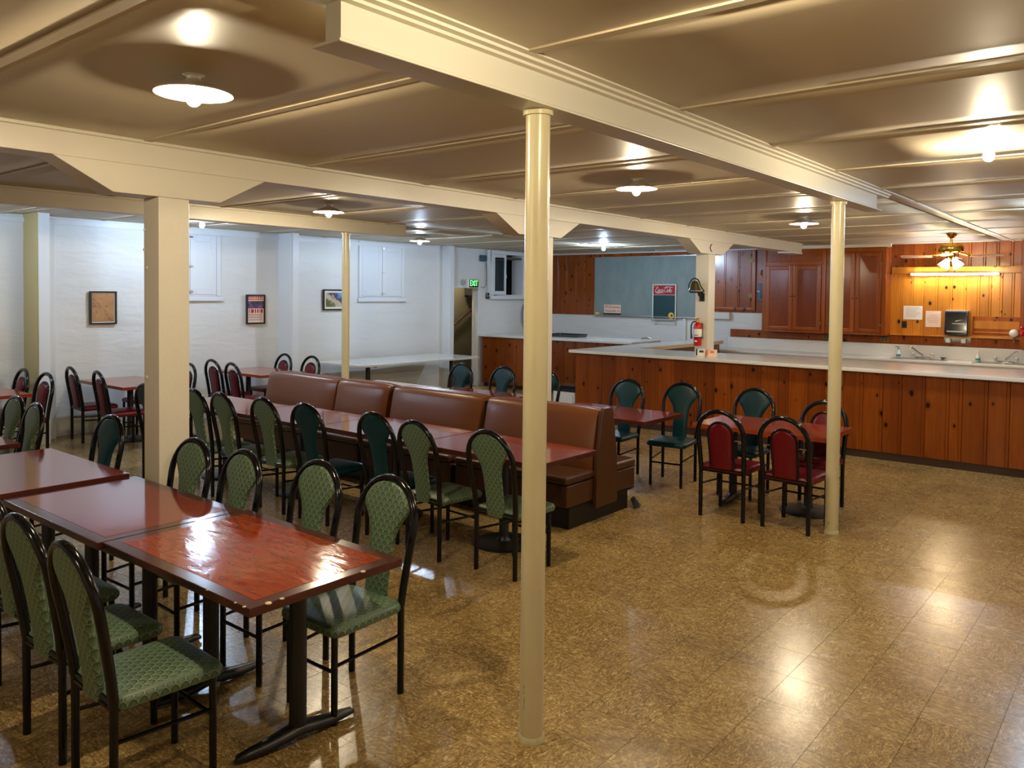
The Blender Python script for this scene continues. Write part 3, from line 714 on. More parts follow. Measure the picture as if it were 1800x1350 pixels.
def dbase(t, x, y, h, r=.245):
    MB().lathe([(r, 0), (r, .012), (r*.94, .02), (.06, .03), (.042, .05), (.0375, .07), (.0375, h-.02), (.05, h-.015)], 36, (x, y, 0)).build('column', M['black_rough'], t, smooth=35)
    m = MB().box(x-.2, x+.2, y-.02, y+.02, h-.012, h).box(x-.02, x+.02, y-.2, y+.2, h-.012, h); m.build('top_bracket', M['black_rough'], t)
def rrect(x0, x1, y0, y1, r, n=5):
    out = []
    for cx, cy, a in ((x1-r, y1-r, 0), (x0+r, y1-r, PI/2), (x0+r, y0+r, PI), (x1-r, y0+r, 1.5*PI)):
        out += [(cx+r*math.cos(a+PI/2*i/n), cy+r*math.sin(a+PI/2*i/n)) for i in range(n+1)]
    return out
def table(x0, x1, y0, y1, label, style, bases, z=.755, rz=0.0, group=None, th=.036):
    cx, cy = (x0+x1)/2, (y0+y1)/2; w, d = (x1-x0)/2, (y1-y0)/2
    t = thing('dining_table', label, 'table', (cx, cy, 0), rz, group)
    if style in ('burl', 'burl2'):
        b = .062
        top = MB().box(-w, w, -d, d, z-th, z-.0008).build('tabletop', M['lam_edge'], t, bevel=.004, seg=2)
        MB().box(-w+b, w-b, -d+b, d-b, z-.0012, z).build('burl_inlay', M['burl' if style == 'burl' else 'lam_red'], top)
    else:
        mt = {'red': 'lam_red', 'orange': 'lam_orange', 'cream': 'lam_cream', 'white': 'lam_white'}[style]
        edge = 'lam_edge_w' if style in ('cream', 'white') else ('lam_edge' if style == 'red' else 'lam_orange')
        r = .012 if style != 'white' else .12
        MB().prism(rrect(-w, w, -d, d, r), z-th, z-.002).build('tabletop', M[edge], t, smooth=40)
        MB().prism(rrect(-w+.006, w-.006, -d+.006, d-.006, r), z-.003, z).build('laminate_face', M[mt], t.children[0])
    h = z-th
    for kx, ky, kind, *q in bases:
        if kind == 'T': tbase(t, kx-cx, ky-cy, h, q[0] if q else 0)
        else: dbase(t, kx-cx, ky-cy, h, q[0] if q else .245)
    return t
t1 = table(-3.815, -2.6, 1.66, 2.425, 'burl topped table with dark chipped border at the free end of the near row', 'burl', [(-2.86, 2.06, 'T', -.09), (-3.56, 2.06, 'T')])
for x, y, s in ((-2.602, 1.74, .014), (-2.602, 1.8, .01), (-2.602, 2.2, .012), (-2.64, 1.662, .008), (-2.9, 1.662, .006), (-2.7, 1.662, .006)):
    MB().ball((0, 0, 0), s, 7, 5, .35).build('chip', M['chip'], t1, loc=(x+3.2075, y-2.0425, .7535))
table(-5.04, -3.822, 1.64, 2.40, 'glossy red table with dark border, second in the near row', 'burl2', [(-4.09, 2.02, 'T'), (-4.78, 2.02, 'T')])
table(-6.28, -5.05, 1.62, 2.37, 'plain orange table standing slightly proud of its neighbour in the near row', 'red', [(-5.32, 1.99, 'T'), (-6.0, 1.99, 'T')], z=.775)
table(-7.98, -6.76, 1.58, 2.34, 'red table cut by the picture edge, last in the near row', 'red', [(-7.05, 1.96, 'T'), (-7.7, 1.96, 'T')])
rows = [(-4.56, -3.325, 'red table at the near end of the booth row, crossed by the round column'), (-5.785, -4.565, 'red table second in the booth row, by two teal chairs'),
        (-7.01, -5.79, 'red table third in the booth row'), (-8.22, -7.015, 'red table at the far end of the booth row')]
for k, (a, b, lb) in enumerate(rows):
    yy = (4.36, 4.35, 4.29, 4.2)[k]
    table(a, b, yy, yy+.74, lb, 'red', [((a+b)/2, yy+.38, 'D')])
table(-4.985, -3.74, 6.53, 7.28, 'red table behind the booth end with two teal chairs', 'red', [(-4.36, 6.92, 'D')])
table(-6.93, -5.72, 6.62, 7.38, 'red table behind the middle of the booth', 'red', [(-6.33, 7.0, 'D')])
table(-8.24, -7.03, 6.5, 7.22, 'pale cream table behind the booth in front of the long white table', 'cream', [(-7.63, 6.87, 'D')])
table(-3.40, -2.18, 6.80, 7.56, 'reddish table beside the far round column with three red chairs', 'orange', [(-3.16, 7.2, 'T', .1), (-2.47, 7.26, 'D')])
table(-11.08, -9.87, 2.8, 3.54, 'reddish table by the first pier at the picture edge', 'orange', [(-10.4, 3.16, 'D')])
table(-10.98, -9.72, 4.48, 5.24, 'reddish table below the tan print by the masonry wall', 'orange', [(-10.35, 4.86, 'D')])
table(-11.02, -9.8, 6.43, 7.2, 'reddish table by the masonry wall beyond the booth', 'orange', [(-10.7, 6.8, 'T'), (-10.1, 6.8, 'T')])
lw = table(-11.06, -9.9, 8.3, 11.2, 'long white table with rounded corners against the masonry wall', 'white', [(-10.1, 8.62, 'D', .26), (-10.7, 8.62, 'D', .26), (-10.3, 10.8, 'D', .26)], z=.765, th=.03)
# ================================================================ booth
def booth(x0, x1, label, cushions, end):
    cx = (x0+x1)/2; Yc = 5.82
    t = thing('booth_bench', label, 'bench', (cx, Yc, 0), 0, 'double sided brown booth benches'); a, b = x0-cx, x1-cx
    MB().box(a+.02, b-.03, -.46, .46, 0, .19).build('kick_base', M['kick'], t)
    MB().box(a+.03, b-.03, -.055, .055, .19, .93).build('core_panel', M['kick'], t)
    for s in (-1, 1):
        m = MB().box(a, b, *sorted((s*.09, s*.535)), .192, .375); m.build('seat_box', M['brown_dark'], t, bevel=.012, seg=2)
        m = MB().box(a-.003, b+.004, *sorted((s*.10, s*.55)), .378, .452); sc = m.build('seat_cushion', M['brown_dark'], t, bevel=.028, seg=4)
        MB().tube([(a, s*.54, .3765), (b, s*.54, .3765)], .005, 6).build('welt', M['welt'], sc)
    for c0, c1 in cushions:
        for s in (-1, 1):
            pr = [(.055, .40), (.15, .40), (.196, .42), (.20, .48), (.19, .58), (.165, .70), (.14, .80), (.118, .89), (.098, .935), (.07, .957), (.03, .962), (.0, .95), (.0, .92), (.055, .90)]
            n = len(pr); K = 14; vs = []; fs = []
            for q in range(K+1):
                u = math.sin(PI/2*(-1+2*q/K)); e = 1-abs(u)**6
                xx = c0-cx+.003+(c1-c0-.006)*(u+1)/2
                for yy, zz in pr:
                    bulge = .85+.15*e if yy > .09 else 1
                    puff = .012*e*max(0, 1-((zz-.68)/.3)**2) if yy > .09 else 0
                    vs.append((xx, s*(yy*bulge+puff), zz-.018*(1-e)*(zz > .9)))
            for q in range(K):
                for r in range(n): fs.append((q*n+r, q*n+(r+1) % n, (q+1)*n+(r+1) % n, (q+1)*n+r))
            fs += [tuple(range(n)), tuple(K*n+r for r in range(n-1, -1, -1))]
            MB().add(vs, fs).build('back_cushion', M['brown'], t, smooth=55)
    if end:
        pr = [(-.165, .13), (.165, .13), (.155, .55), (.085, .93), (.055, .968), (-.055, .968), (-.085, .93), (-.155, .55)]
        MB().prism(pr, b+.004, b+.045, 'x').build('end_panel', M['brown_dark'], t, bevel=.008, seg=2)
    return t
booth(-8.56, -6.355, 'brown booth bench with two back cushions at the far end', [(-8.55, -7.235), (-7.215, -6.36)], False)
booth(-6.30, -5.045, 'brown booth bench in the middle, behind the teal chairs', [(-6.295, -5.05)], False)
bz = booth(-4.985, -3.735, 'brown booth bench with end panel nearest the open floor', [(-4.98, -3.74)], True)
m = MB()
for a, l, h in ((.3, .1, .06), (-.4, .09, .1), (.9, .08, .04)):
    m.add([(0, 0, .07), (.02, .03, .1), (l*math.cos(a), l*math.sin(a)-.02, .002), (l*math.cos(a+.5), l*math.sin(a+.5), h*.3)], [(0, 1, 2), (0, 2, 3), (1, 2, 3)])
m.build('torn_vinyl', M['black'], bz, loc=(.60, .50, .0))
# ================================================================ counters
YM = 10.16
bc = thing('bar_counter', 'long knotty pine bar counter with white L shaped top and dark kick board', 'counter', (-7.05, YM, 0))
def B(x0, x1, y0, y1, z0, z1): return MB().box(x0+7.05, x1+7.05, y0-YM, y1-YM, z0, z1)
B(-7.05, XR-.02, YM+.024, YM+1.0, .11, 1.045).build('carcass', M['pine'], bc)
B(-7.05, -6.6, YM+1.0, 14.3, .0, 1.045).build('return_carcass', M['pine'], bc)
B(-7.0, XR-.02, YM+.03, YM+.1, 0, .11).build('kick_board', M['dark_wood'], bc)
rb = random.Random(21); x = 0.0
for wd in iter(lambda: rb.choice([.21, .225, .235, .25, .13]), None):
    if x+wd > 9.5: break
    board(bc, x, x+wd, .095, 1.045, 0, M['pine'], d=.022); x += wd
MB().box(x-.002, 9.62, .0, .024, .095, 1.045).build('board', M['pine'], bc)
lt = [(-7.13, YM-.08), (XR-.02, YM-.08), (XR-.02, YM+1.04), (-6.53, YM+1.04), (-6.53, 14.3), (-7.13, 14.3)]
top = MB().prism([(a+7.05, b-YM) for a, b in lt], 1.045, 1.09).build('counter_top', M['lam_white'], bc, bevel=.004, seg=1)
B(-6.53, -6.52, YM+1.045, 14.3, 1.035, 1.092).build('edge_strip', M['chip'], bc)
lc = thing('bar_counter', 'shorter knotty pine counter with white top by the stair door', 'counter', (-11.15, 12.62, 0))
MB().box(0, 3.6, .024, .95, .09, 1.045).build('carcass', M['pine'], lc)
MB().box(.02, 3.58, .05, .1, 0, .09).build('kick_board', M['dark_wood'], lc)
x = 0.0
while x < 3.5:
    wd = rb.choice([.21, .24, .26, .28]); x1 = min(x+wd, 3.6)
    if 3.6-x1 < .1: x1 = 3.6
    board(lc, x, x1, .08, 1.045, 0, M['pine'], d=.022); x = x1
MB().box(-.05, 3.68, -.08, .98, 1.045, 1.09).build('counter_top', M['lam_white'], lc, bevel=.004, seg=1)
sk = thing('sink_counter', 'white kitchen counter with backsplash along the pine wall', 'counter', (-6.78, YF, 0))
MB().box(0, 9.3, -.66, -.055, 0, .875).build('carcass', M['white_paint'], sk)
MB().box(-.01, 9.3, -.70, -.055, .875, .915).build('counter_top', M['lam_white'], sk, bevel=.004, seg=1)
MB().box(0, 9.3, -.08, -.052, .915, 1.135).build('backsplash', M['lam_white'], sk, bevel=.004, seg=1)
def sink(x, label):
    t = thing('sink', label, 'sink', (x, YF-.37, .9155))
    m = MB(); m.prism(rrect(-.42, .42, -.25, .25, .05), 0, .008)
    m.build('rim', M['steel'], t, smooth=40)
    for s in (-1, 1): MB().prism(rrect(s*.2-.17, s*.2+.17, -.2, .14, .05), .0085, .010).build('basin', M['smoke'], t)
    m = MB().prism(rrect(-.12, .12, .175, .235, .02), .008, .03); m.build('faucet_deck', M['chrome'], t, smooth=40)
    sg = -1 if x < -3 else 1
    MB().tube([(0, .2, .03), (0, .2, .06), (sg*.05, .16, .10), (sg*.15, .08, .19), (sg*.17, .065, .19), (sg*.175, .06, .165)], [.02, .018, .013, .012, .014, .014], 8).build('spout', M['chrome'], t, smooth=60)
    for s in (-1, 1): MB().lathe([(.02, .03), (.015, .05), (.026, .065), (.024, .09), (.01, .1)], 10, (s*.1+(.05 if s > 0 else -.05), .205, 0)).build('tap_handle', M['porcelain'], t, smooth=50)
    MB().lathe([(.012, .01), (.03, .018), (.055, .04), (.05, .042), (.025, .022), (.006, .02)], 14, (.32, .18, 0)).build('strainer', M['steel'], t, smooth=50)
    return t
sink(-3.22, 'steel double sink with chrome spout, below the two papers'); sink(-2.0, 'steel double sink with chrome spout, below the wooden rack')
def bottle(x, y, label, cap=True):
    t = thing('soap_bottle', label, 'bottle', (x, y, .926))
    MB().lathe([(.034, 0), (.036, .01), (.036, .05), (.03, .085), (.014, .12), (.014, .13)], 14).build('body', M['white'], t, smooth=50)
    MB().lathe([(.0365, .012), (.0366, .045)], 14).build('label_band', M['teal_plastic'], t, smooth=50)
    m = MB().lathe([(.016, .13), (.016, .15), (.006, .152), (.006, .17)], 10); m.box(-.05, .015, -.008, .008, .168, .182); m.build('nozzle', M['teal_plastic' if cap else 'white'], t)
bottle(-3.58, YF-.26, 'squeeze bottle with green soap standing on the sink by the cabinet')
bottle(-2.38, YF-.26, 'white bottle with round teal mark between the two sinks', False)
# ================================================================ upper cabinets
def cabinet(x0, x1, z0, zt, zdoor, ndoor, label, hinge_out=True):
    t = thing('wall_cabinet', label, 'cabinet', ((x0+x1)/2, YF-.35, z0)); w = (x1-x0)/2; h = zt-z0
    MB().box(-w, w, 0, .345, 0, h).build('body', M['cabinet'], t)
    m = MB(); m.box(-w, -w+.07, -.02, 0, 0, h); m.box(w-.07, w, -.02, 0, 0, h); m.box(-w+.07, w-.07, -.02, 0, 0, .03); m.box(-w+.07, w-.07, -.02, 0, zdoor-z0+.01, zdoor-z0+.08)
    m.build('face_frame', M['cabinet'], t, bevel=.003, seg=1)
    if zt-zdoor > .12:
        MB().box(-w+.08, -.04, -.008, 0, zdoor-z0+.09, h-.03).build('upper_panel', M['cabinet'], t); MB().box(.0, w-.08, -.008, 0, zdoor-z0+.09, h-.03).build('upper_panel', M['cabinet'], t)
    dw = (2*w-.14)/ndoor
    for i in range(ndoor):
        a = -w+.07+dw*i+.004; b = a+dw-.008; hd = zdoor-z0-.005; s = .075
        m = MB(); m.box(a, a+s, -.045, -.021, .035, hd); m.box(b-s, b, -.045, -.021, .035, hd); m.box(a+s, b-s, -.045, -.021, .035, .035+s); m.box(a+s, b-s, -.045, -.021, hd-s, hd)
        d = m.build('door', M['cabinet'], t, bevel=.005, seg=1)
        MB().box(a+s, b-s, -.036, -.024, .035+s, hd-s).build('door_panel', M['panel'], d)
        kx = b-.03 if i == 0 else a+.03
        MB().lathe([(.006, 0), (.006, .015), (.014, .02), (.012, .03)], 10).xf(Matrix.Translation((kx, -.045, h*.42)) @ Matrix.Rotation(PI/2, 4, 'X')).build('knob', M['black_rough'], d, smooth=50)
        hx = a-.002 if i == 0 else b+.002
        for hz in (.18, hd-.2): MB().box(hx-.018, hx+.018, -.05, -.045, hz-.025, hz+.025).build('hinge', M['old_brass'], d)
cabinet(-5.97, -4.80, 1.285, ZC-.02, 2.52, 2, 'dark pine wall cabinet with two doors next to the electric box')
cabinet(-4.79, -3.78, 1.285, ZC-.075, 2.74, 2, 'tall dark pine wall cabinet beside the lit sink niche')
# ================================================================ things on the far wall
def on_wall(name, label, cat, x, z, y=None): return thing(name, label, cat, (x, (YF-.024) if y is None else y, z))
cb = on_wall('chalkboard', 'large grey green chalkboard on the far wall', 'chalkboard', -8.74, 1.5, YF-.004)
MB().box(-1.235, 1.235, -.03, 0, .0, 1.27).build('slate', M['chalk'], cb)
m = MB(); m.box(-1.25, -1.235, -.036, 0, -.015, 1.285); m.box(1.235, 1.25, -.036, 0, -.015, 1.285); m.box(-1.235, 1.235, -.036, 0, 1.27, 1.285); m.box(-1.235, 1.235, -.036, 0, -.015, 0); m.build('frame', M['steel'], cb)
MB().box(-1.25, 1.25, -.09, -.036, -.02, -.008).build('chalk_tray', M['steel'], cb)
MB().box(-1.22, -1.12, -.033, -.031, .01, .055).build('yellow_tag', M['yellow'], cb)
mbd = on_wall('menu_board', 'red and dark green drinks menu board hung over the chalkboard', 'sign', -8.22, 1.42, YF-.045)
MB().box(-.255, .255, -.02, 0, .03, .74).build('board', M['green'], mbd)
MB().box(-.255, .255, -.0225, -.019, .54, .73).build('header', M['coke_red'], mbd)
m = MB(); m.box(-.28, -.255, -.03, .002, .02, .76); m.box(.255, .28, -.03, .002, .02, .76); m.box(-.255, .255, -.03, .002, .735, .76); m.box(-.255, .255, -.026, .0, .527, .54); m.box(-.255, .255, -.03, .002, .012, .03); m.build('frame', M['white'], mbd, bevel=.006, seg=1)
def script(word_strokes, x0, z0, sc, y):
    m = MB()
    for st in word_strokes: m.tube([(x0+(px+pz*.32)*sc, y, z0+pz*sc) for px, pz in st], [.0035]+[.0075]*(len(st)-2)+[.0035], 6)
    return m
def el(x, rx=.36, ry=.5, a0=0, a1=2*PI, cz=.5): return [(x+.4+rx*math.cos(a0+(a1-a0)*i/12), cz+ry*math.sin(a0+(a1-a0)*i/12)) for i in range(13)]
def cap(x): return [(x+1.15, 1.5), (x+1.0, 1.85), (x+.7, 1.95), (x+.3, 1.6), (x+.08, .9), (x+.2, .2), (x+.6, 0), (x+1.1, .3)]
def aa(x): return [el(x), [(x+.78, 1.0), (x+.76, .3), (x+.95, .02)]]
stk = [cap(0), el(1.25), el(2.05, a0=.7, a1=5.5)]+aa(2.85)+[[(3.9, .55), (4.2, .58)], cap(4.2), el(5.45), [(6.4, .3), (6.55, 1.6), (6.75, 1.95), (6.7, 1.4), (6.5, .3), (6.7, .02)]]+aa(6.85)
script(stk, -.222, .592, .0505, -.0245).build('lettering', M['white'], mbd, smooth=60)
def ribbon(pts, w): return MB().tube(pts, w, 6)
ribbon([(-.19, -.0245, .60), (-.2, -.0245, .585), (-.15, -.0245, .572), (-.06, -.0245, .585), (.0, -.0245, .578)], [.003, .006, .008, .006, .002]).build('lettering_swash', M['white'], mbd)
ribbon([(-.02, -.0245, .68), (.05, -.0245, .705), (.14, -.0245, .70), (.21, -.0245, .69)], [.003, .007, .007, .002]).build('lettering_swash', M['white'], mbd)
text('small_lettering', 'Drink', .04, M['yellow'], mbd, (-.2, -.0235, .705), (PI/2, 0, 0), .0006, .3)
text('small_lettering', 'Have a Sign', .05, M['old_brass'], mbd, (-.07, -.021, .085), (PI/2, 0, 0), .0006, .3)
MB().lathe([(.068, 0), (.068, .004)], 24).xf(Matrix.Translation((.17, -.0205, .1)) @ Matrix.Rotation(PI/2, 4, 'X')).build('badge', M['yellow'], mbd)
MB().ball((0, 0, 0), .022, 10, 6, .2).xf(Matrix.Translation((.185, -.026, .105)) @ Matrix.Rotation(PI/2, 4, 'X')).build('badge_mark', M['black'], mbd)
m = MB()
m.tube([(-.27, -.04, .03), (-.27, -.07, -.02), (.25, -.07, -.02), (.25, -.04, .03)], .008, 6)
m.build('ledge_rail', M['chrome'], mbd, smooth=60)
for sx in (-.2, .24): MB().tube([(sx, -.012, -.0), (sx+.02, -.012, -.11)], .006, 6).build('stand_foot', M['steel'], mbd)
sg = on_wall('small_sign', 'small white sign with red and dark lettering on the chalkboard ledge', 'sign', -9.51, 1.512, YF-.036)
MB().box(-.215, .215, -.01, 0, .03, .215).build('plate', M['paper_pink'], sg)
MB().box(-.22, .22, -.035, 0, .0, .03).build('foot', M['dark_wood'], sg)
text('lettering', 'M.Downies', .085, M['ink_red'], sg, (.01, -.0105, .165), (PI/2, 0, 0), .0008)
text('lettering', 'Downieville, Ca', .06, M['ink'], sg, (0, -.0105, .08), (PI/2, 0, 0), .0008)
# wall hatch
ht = on_wall('wall_hatch', 'knotty pine hatch with three boards and corner hinges beside the bell post', 'hatch', -6.70, 1.66)
for a, b in ((-.46, -.16), (-.16, .13), (.13, .40)): board(ht, a, b, .06, 1.18, -.018, M['pine_wall'], d=.018)
m = MB(); m.box(.40, .46, -.034, 0, 0, 1.19); m.box(-.46, .40, -.034, 0, 0, .06); m.build('frame', M['pine_wall'], ht, bevel=.004, seg=1)
for z in (.3, .98): MB().box(.33, .41, -.042, -.034, z-.04, z+.04).build('hinge', M['old_brass'], ht)
eb = on_wall('electric_box', 'grey blue electric panel on the pine wall', 'electric box', -6.07, 1.85)
MB().box(-.115, .105, -.06, 0, 0, .34).build('case', M['grey_blue'], eb, bevel=.006, seg=1)
MB().box(-.055, .06, -.066, -.06, .06, .30).build('door', M['smoke'], eb); MB().box(-.02, .03, -.07, -.066, .09, .26).build('breaker', M['black'], eb)
for a, b, z in ((-.115, -.075, .19), (.065, .105, .19), (.065, .105, .235)): MB().box(a, b, -.063, -.06, z-.009, z+.009).build('marking', M['white'], eb)
MB().box(-.05, .04, -.063, -.0605, .035, .05).build('marking', M['old_brass'], eb)
vr = on_wall('round_vent', 'round brass ring on the pine wall above the electric box', 'vent', -6.09, 2.39)
MB().lathe([(.03, 0), (.068, .0), (.072, .012), (.05, .02), (.036, .012)], 24, closed=True).xf(Matrix.Rotation(PI/2, 4, 'X')).build('ring', M['brass'], vr, smooth=50)
MB().lathe([(.036, 0), (.036, .006)], 20).xf(Matrix.Rotation(PI/2, 4, 'X')).build('core', M['black'], vr)
wr_ = on_wall('wall_heater', 'cream metal register below the pine hatch', 'vent', -6.95, 1.475, YF-.001)
MB().box(-.22, .2, -.09, 0, 0, .145).build('case', M['cream'], wr_, bevel=.008, seg=1)
for z in (.035, .06, .085, .11): MB().box(-.2, .18, -.094, -.09, z-.005, z+.005).build('louver', M['steel'], wr_)
for x, lb in ((-4.86, 'old brass outlet plate under the cabinets, hidden side'), (-3.86, 'old brass outlet plate under the cabinet end near the sink')):
    ot = on_wall('outlet_plate', lb, 'outlet', x, 1.165, YF-.051); MB().box(-.07, .07, -.008, 0, 0, .09).build('plate', M['old_brass'], ot, bevel=.003, seg=1)
    for s in (-.03, .03): MB().box(s-.013, s+.013, -.0095, -.008, .02, .07).build('socket', M['dark_wood'], ot)
bo = on_wall('wall_outlet', 'black switch plate below the white paper', 'outlet', -3.55, 1.42); MB().box(-.04, .04, -.012, 0, 0, .12).build('plate', M['black'], bo, bevel=.003, seg=1); MB().box(-.012, .012, -.018, -.012, .045, .08).build('switch', M['smoke'], bo)
p1 = on_wall('paper_notice', 'white paper notice with a page of writing, on the lit pine wall', 'paper', -3.42, 1.57)
MB().box(-.15, .15, -.003, 0, 0, .235).build('sheet', M['paper'], p1)
for k in range(6): MB().box(-.11, .11-.03*(k % 3), -.0036, -.003, .2-.03*k, .204-.03*k).build('writing', M['ink'], p1)
p2 = on_wall('paper_notice', 'pinkish paper notice beside the towel dispenser', 'paper', -3.1, 1.45)
MB().box(-.118, .118, -.003, 0, 0, .275).build('sheet', M['paper_pink'], p2)
for k, w_ in enumerate((.05, .09, .1, .09, .07)): MB().box(-w_, w_, -.0036, -.003, .2-.03*k, .204-.03*k).build('writing', M['ink'], p2)
td = on_wall('towel_dispenser', 'smoked black paper towel dispenser on the lit pine wall', 'dispenser', -2.72, 1.335)
MB().prism([(0, 0), (-.2, .0), (-.205, .03), (-.16, .38), (-.14, .4), (0, .4)], -.175, .175, 'x').build('cover', M['smoke'], td, bevel=.018, seg=3)
MB().box(-.17, .17, -.145, -.002, .401, .41).build('top_lid', M['white'], td)
MB().box(-.13, .13, -.207, -.2, .05, .07).build('slot', M['steel'], td)
MB().prism([(-.02, .22), (.1, .255), (.02, .245), (.0, .24)], -.182, -.179, 'y').build('emblem', M['white'], td)
MB().box(-.06, .13, -.186, -.183, .185, .195).build('lettering_strip', M['white'], td)
hk = on_wall('cup_holder', 'chrome double toothbrush style holder below the towel dispenser', 'holder', -2.72, 1.17, YF-.051)
MB().box(-.2, .2, -.012, 0, 0, .13).build('plate', M['chrome'], hk, bevel=.003, seg=1)
for s in (-.13, .1): MB().lathe([(.035, 0), (.04, .02), (.04, .07)], 14, (s, -.055, .03)).build('cup', M['porcelain'], hk, smooth=40)
rk = on_wall('wall_rack', 'low wooden rack with a golden panel on the wall ledge', 'rack', -2.16, 1.318)
MB().box(-.34, .34, -.06, -.001, 0, .02).build('shelf', M['pine_gold_lit'], rk); MB().box(-.34, .34, -.015, -.001, .02, .33).build('back', M['pine_wall'], rk)
MB().box(-.335, .335, -.03, -.015, .13, .26).build('golden_panel', M['pine_gold_lit'], rk); MB().box(-.335, .335, -.04, -.015, .065, .085).build('lower_bar', M['pine_gold_lit'], rk)
MB().box(-.34, -.32, -.06, -.001, .02, .33).build('side', M['pine_wall'], rk); MB().box(.32, .34, -.06, -.001, .02, .33).build('side', M['pine_wall'], rk)
gb = on_wall('globe_ornament', 'round white globe on a thin stem by the wooden rack', 'ornament', -1.9, 1.3, YF-.16)
MB().ball((0, 0, .09), .068, 16, 10).build('globe', M['white'], gb, smooth=60); MB().lathe([(.02, 0), (.022, .025)], 10).build('collar', M['chrome'], gb); MB().tube([(0, 0, 0), (0, 0, -.06)], .006, 6).build('stem', M['chrome'], gb)
MB().tube([(0, 0, .01), (0, .13, .01)], .005, 6).build('arm', M['chrome'], gb)
rd = on_wall('red_ornament', 'small red lobed ornament on the end post beside the globe', 'ornament', -1.765, 1.44, YF-.325)
for k in range(3): MB().ball((.02*(k % 2), -.03, -.045+.045*k), .034, 10, 7).build('lobe', M['red_paint'], rd, smooth=60)
# ================================================================ things on the post and counter
be = thing('post_bell', 'dark bronze yoke bell bolted to the square post', 'bell', (-5.15, 10.519, 1.92))
MB().lathe([(.088, .095), (.08, .11), (.058, .17), (.042, .215), (.02, .228), (.004, .23)], 22, (-.03, -.13, 0)).build('bell', M['bell'], be, smooth=60)
MB().tube([(-.12, -.13, .09), (-.125, -.13, .17), (-.1, -.13, .215), (-.07, -.13, .255), (-.03, -.13, .265), (.01, -.13, .25), (.035, -.13, .215), (.05, -.13, .17), (.09, -.13, .11), (.11, -.13, .09)], .009, 8).build('yoke', M['black_rough'], be, smooth=60)
MB().tube([(-.12, -.13, .09), (-.1, -.13, .07), (.09, -.13, .07), (.11, -.13, .09)], .011, 8).build('cradle', M['black_rough'], be, smooth=60)
MB().tube([(.02, -.13, .07), (.02, -.09, .03), (.02, -.02, .0), (.02, -.004, -.04)], [.014, .018, .022, .016], 8).build('bracket', M['black_rough'], be, smooth=60)
MB().box(-.02, .06, -.012, 0, -.06, .06).build('wall_plate', M['black_rough'], be, bevel=.004, seg=1)
ex = thing('fire_extinguisher', 'red fire extinguisher with white label hung on the square post', 'fire extinguisher', (-5.15, 10.44, 1.23))
MB().lathe([(.05, .0), (.056, .008), (.056, .27), (.05, .30), (.03, .325), (.018, .335)], 22).build('cylinder', M['red_paint'], ex, smooth=50)
MB().lathe([(.0565, .13), (.0568, .135), (.0568, .235), (.0565, .24)], 22).build('label_band', M['paper'], ex, smooth=50)
for k in range(4): MB().box(-.03+.018*k, -.02+.018*k, -.0585, -.056, .145, .16).build('label_mark', M['ink'], ex)
MB().lathe([(.0575, .115), (.0575, .128)], 22).build('strap', M['black'], ex)
MB().prism([(-.03, .07), (0, .055), (.03, .07), (0, .085)], -.0585, -.056, 'y').build('emblem', M['white'], ex)
m = MB().lathe([(.02, .335), (.02, .365), (.012, .375)], 12); m.tube([(0, 0, .37), (.0, -.05, .385), (.05, -.05, .392)], .007, 6); m.tube([(0, 0, .36), (-.06, -.02, .385)], .006, 6); m.build('valve', M['brass'], ex, smooth=50)
MB().tube([(-.015, -.01, .345), (-.07, -.02, .335), (-.088, -.03, .29), (-.085, -.035, .2), (-.078, -.03, .1)], [.008, .01, .01, .01, .016], 8).build('hose', M['black'], ex, smooth=60)
MB().box(-.05, .05, .05, .079, .1, .32).build('mount', M['steel'], ex)
for x, lb, mm, mm2 in ((-5.06, 'small white and green tea box on the bar counter', 'paper', 'green'), (-4.9, 'small cream and orange tea box on the bar counter', 'paper_pink', 'orange')):
    t = thing('tea_box', lb, 'box', (x, 10.38, 1.0905), .25); MB().box(-.065, .065, -.045, .045, 0, .1).build('carton', M[mm], t, bevel=.002, seg=1)
    MB().box(-.066, -.045, -.0465, .046, .01, .101).build('printed_edge', M[mm2], t); MB().box(-.02, .04, -.0465, -.045, .055, .085).build('printed_mark', M[mm2], t)
tr = thing('serving_tray', 'dark oblong serving tray on the pine counter by the chalkboard', 'tray', (-9.35, 13.2, 1.0905))
MB().prism(rrect(-.34, .34, -.2, .2, .06), 0, .012).build('base', M['smoke'], tr, smooth=40)
m = MB(); o_ = rrect(-.34, .34, -.2, .2, .06); m.tube([(a*1.05, b*1.07, .05) for a, b in o_], .008, 6, closed=True); m.build('rim', M['smoke'], tr, smooth=60)
n_ = len(o_); MB().add([(a, b, .01) for a, b in o_]+[(a*1.05, b*1.07, .05) for a, b in o_], [(i, (i+1) % n_, (i+1) % n_+n_, i+n_) for i in range(n_)]).build('wall', M['smoke'], tr)
wc = thing('wire_chair', 'grey spindle back chair showing above the bar counter', 'chair', (-7.86, 13.78, 0))
MB().tube([(-.21, 0, .46)]+[(-.21*math.cos(PI*i/12), -.03, .9+.22*math.sin(PI*i/12)) for i in range(13)]+[(.21, 0, .46)], .012, 8).build('back_hoop', M['steel'], wc, smooth=60)
for k in range(6): xx = -.13+.052*k; MB().tube([(xx*.8, 0, .46), (xx, -.03, .9+.22*math.sqrt(max(0, 1-(xx/.21)**2))-.005)], .006, 6).build('spindle', M['steel'], wc)
MB().lathe([(.2, .43), (.21, .445), (.2, .46)], 20, (0, .2, 0)).build('seat', M['dark_wood'], wc, smooth=50)
for sx in (-1, 1):
    for yy in (.06, .34): MB().tube([(sx*.12, .2+(yy-.2)*.7, .435), (sx*.19, yy, 0)], .012, 8).build('leg', M['steel'], wc)
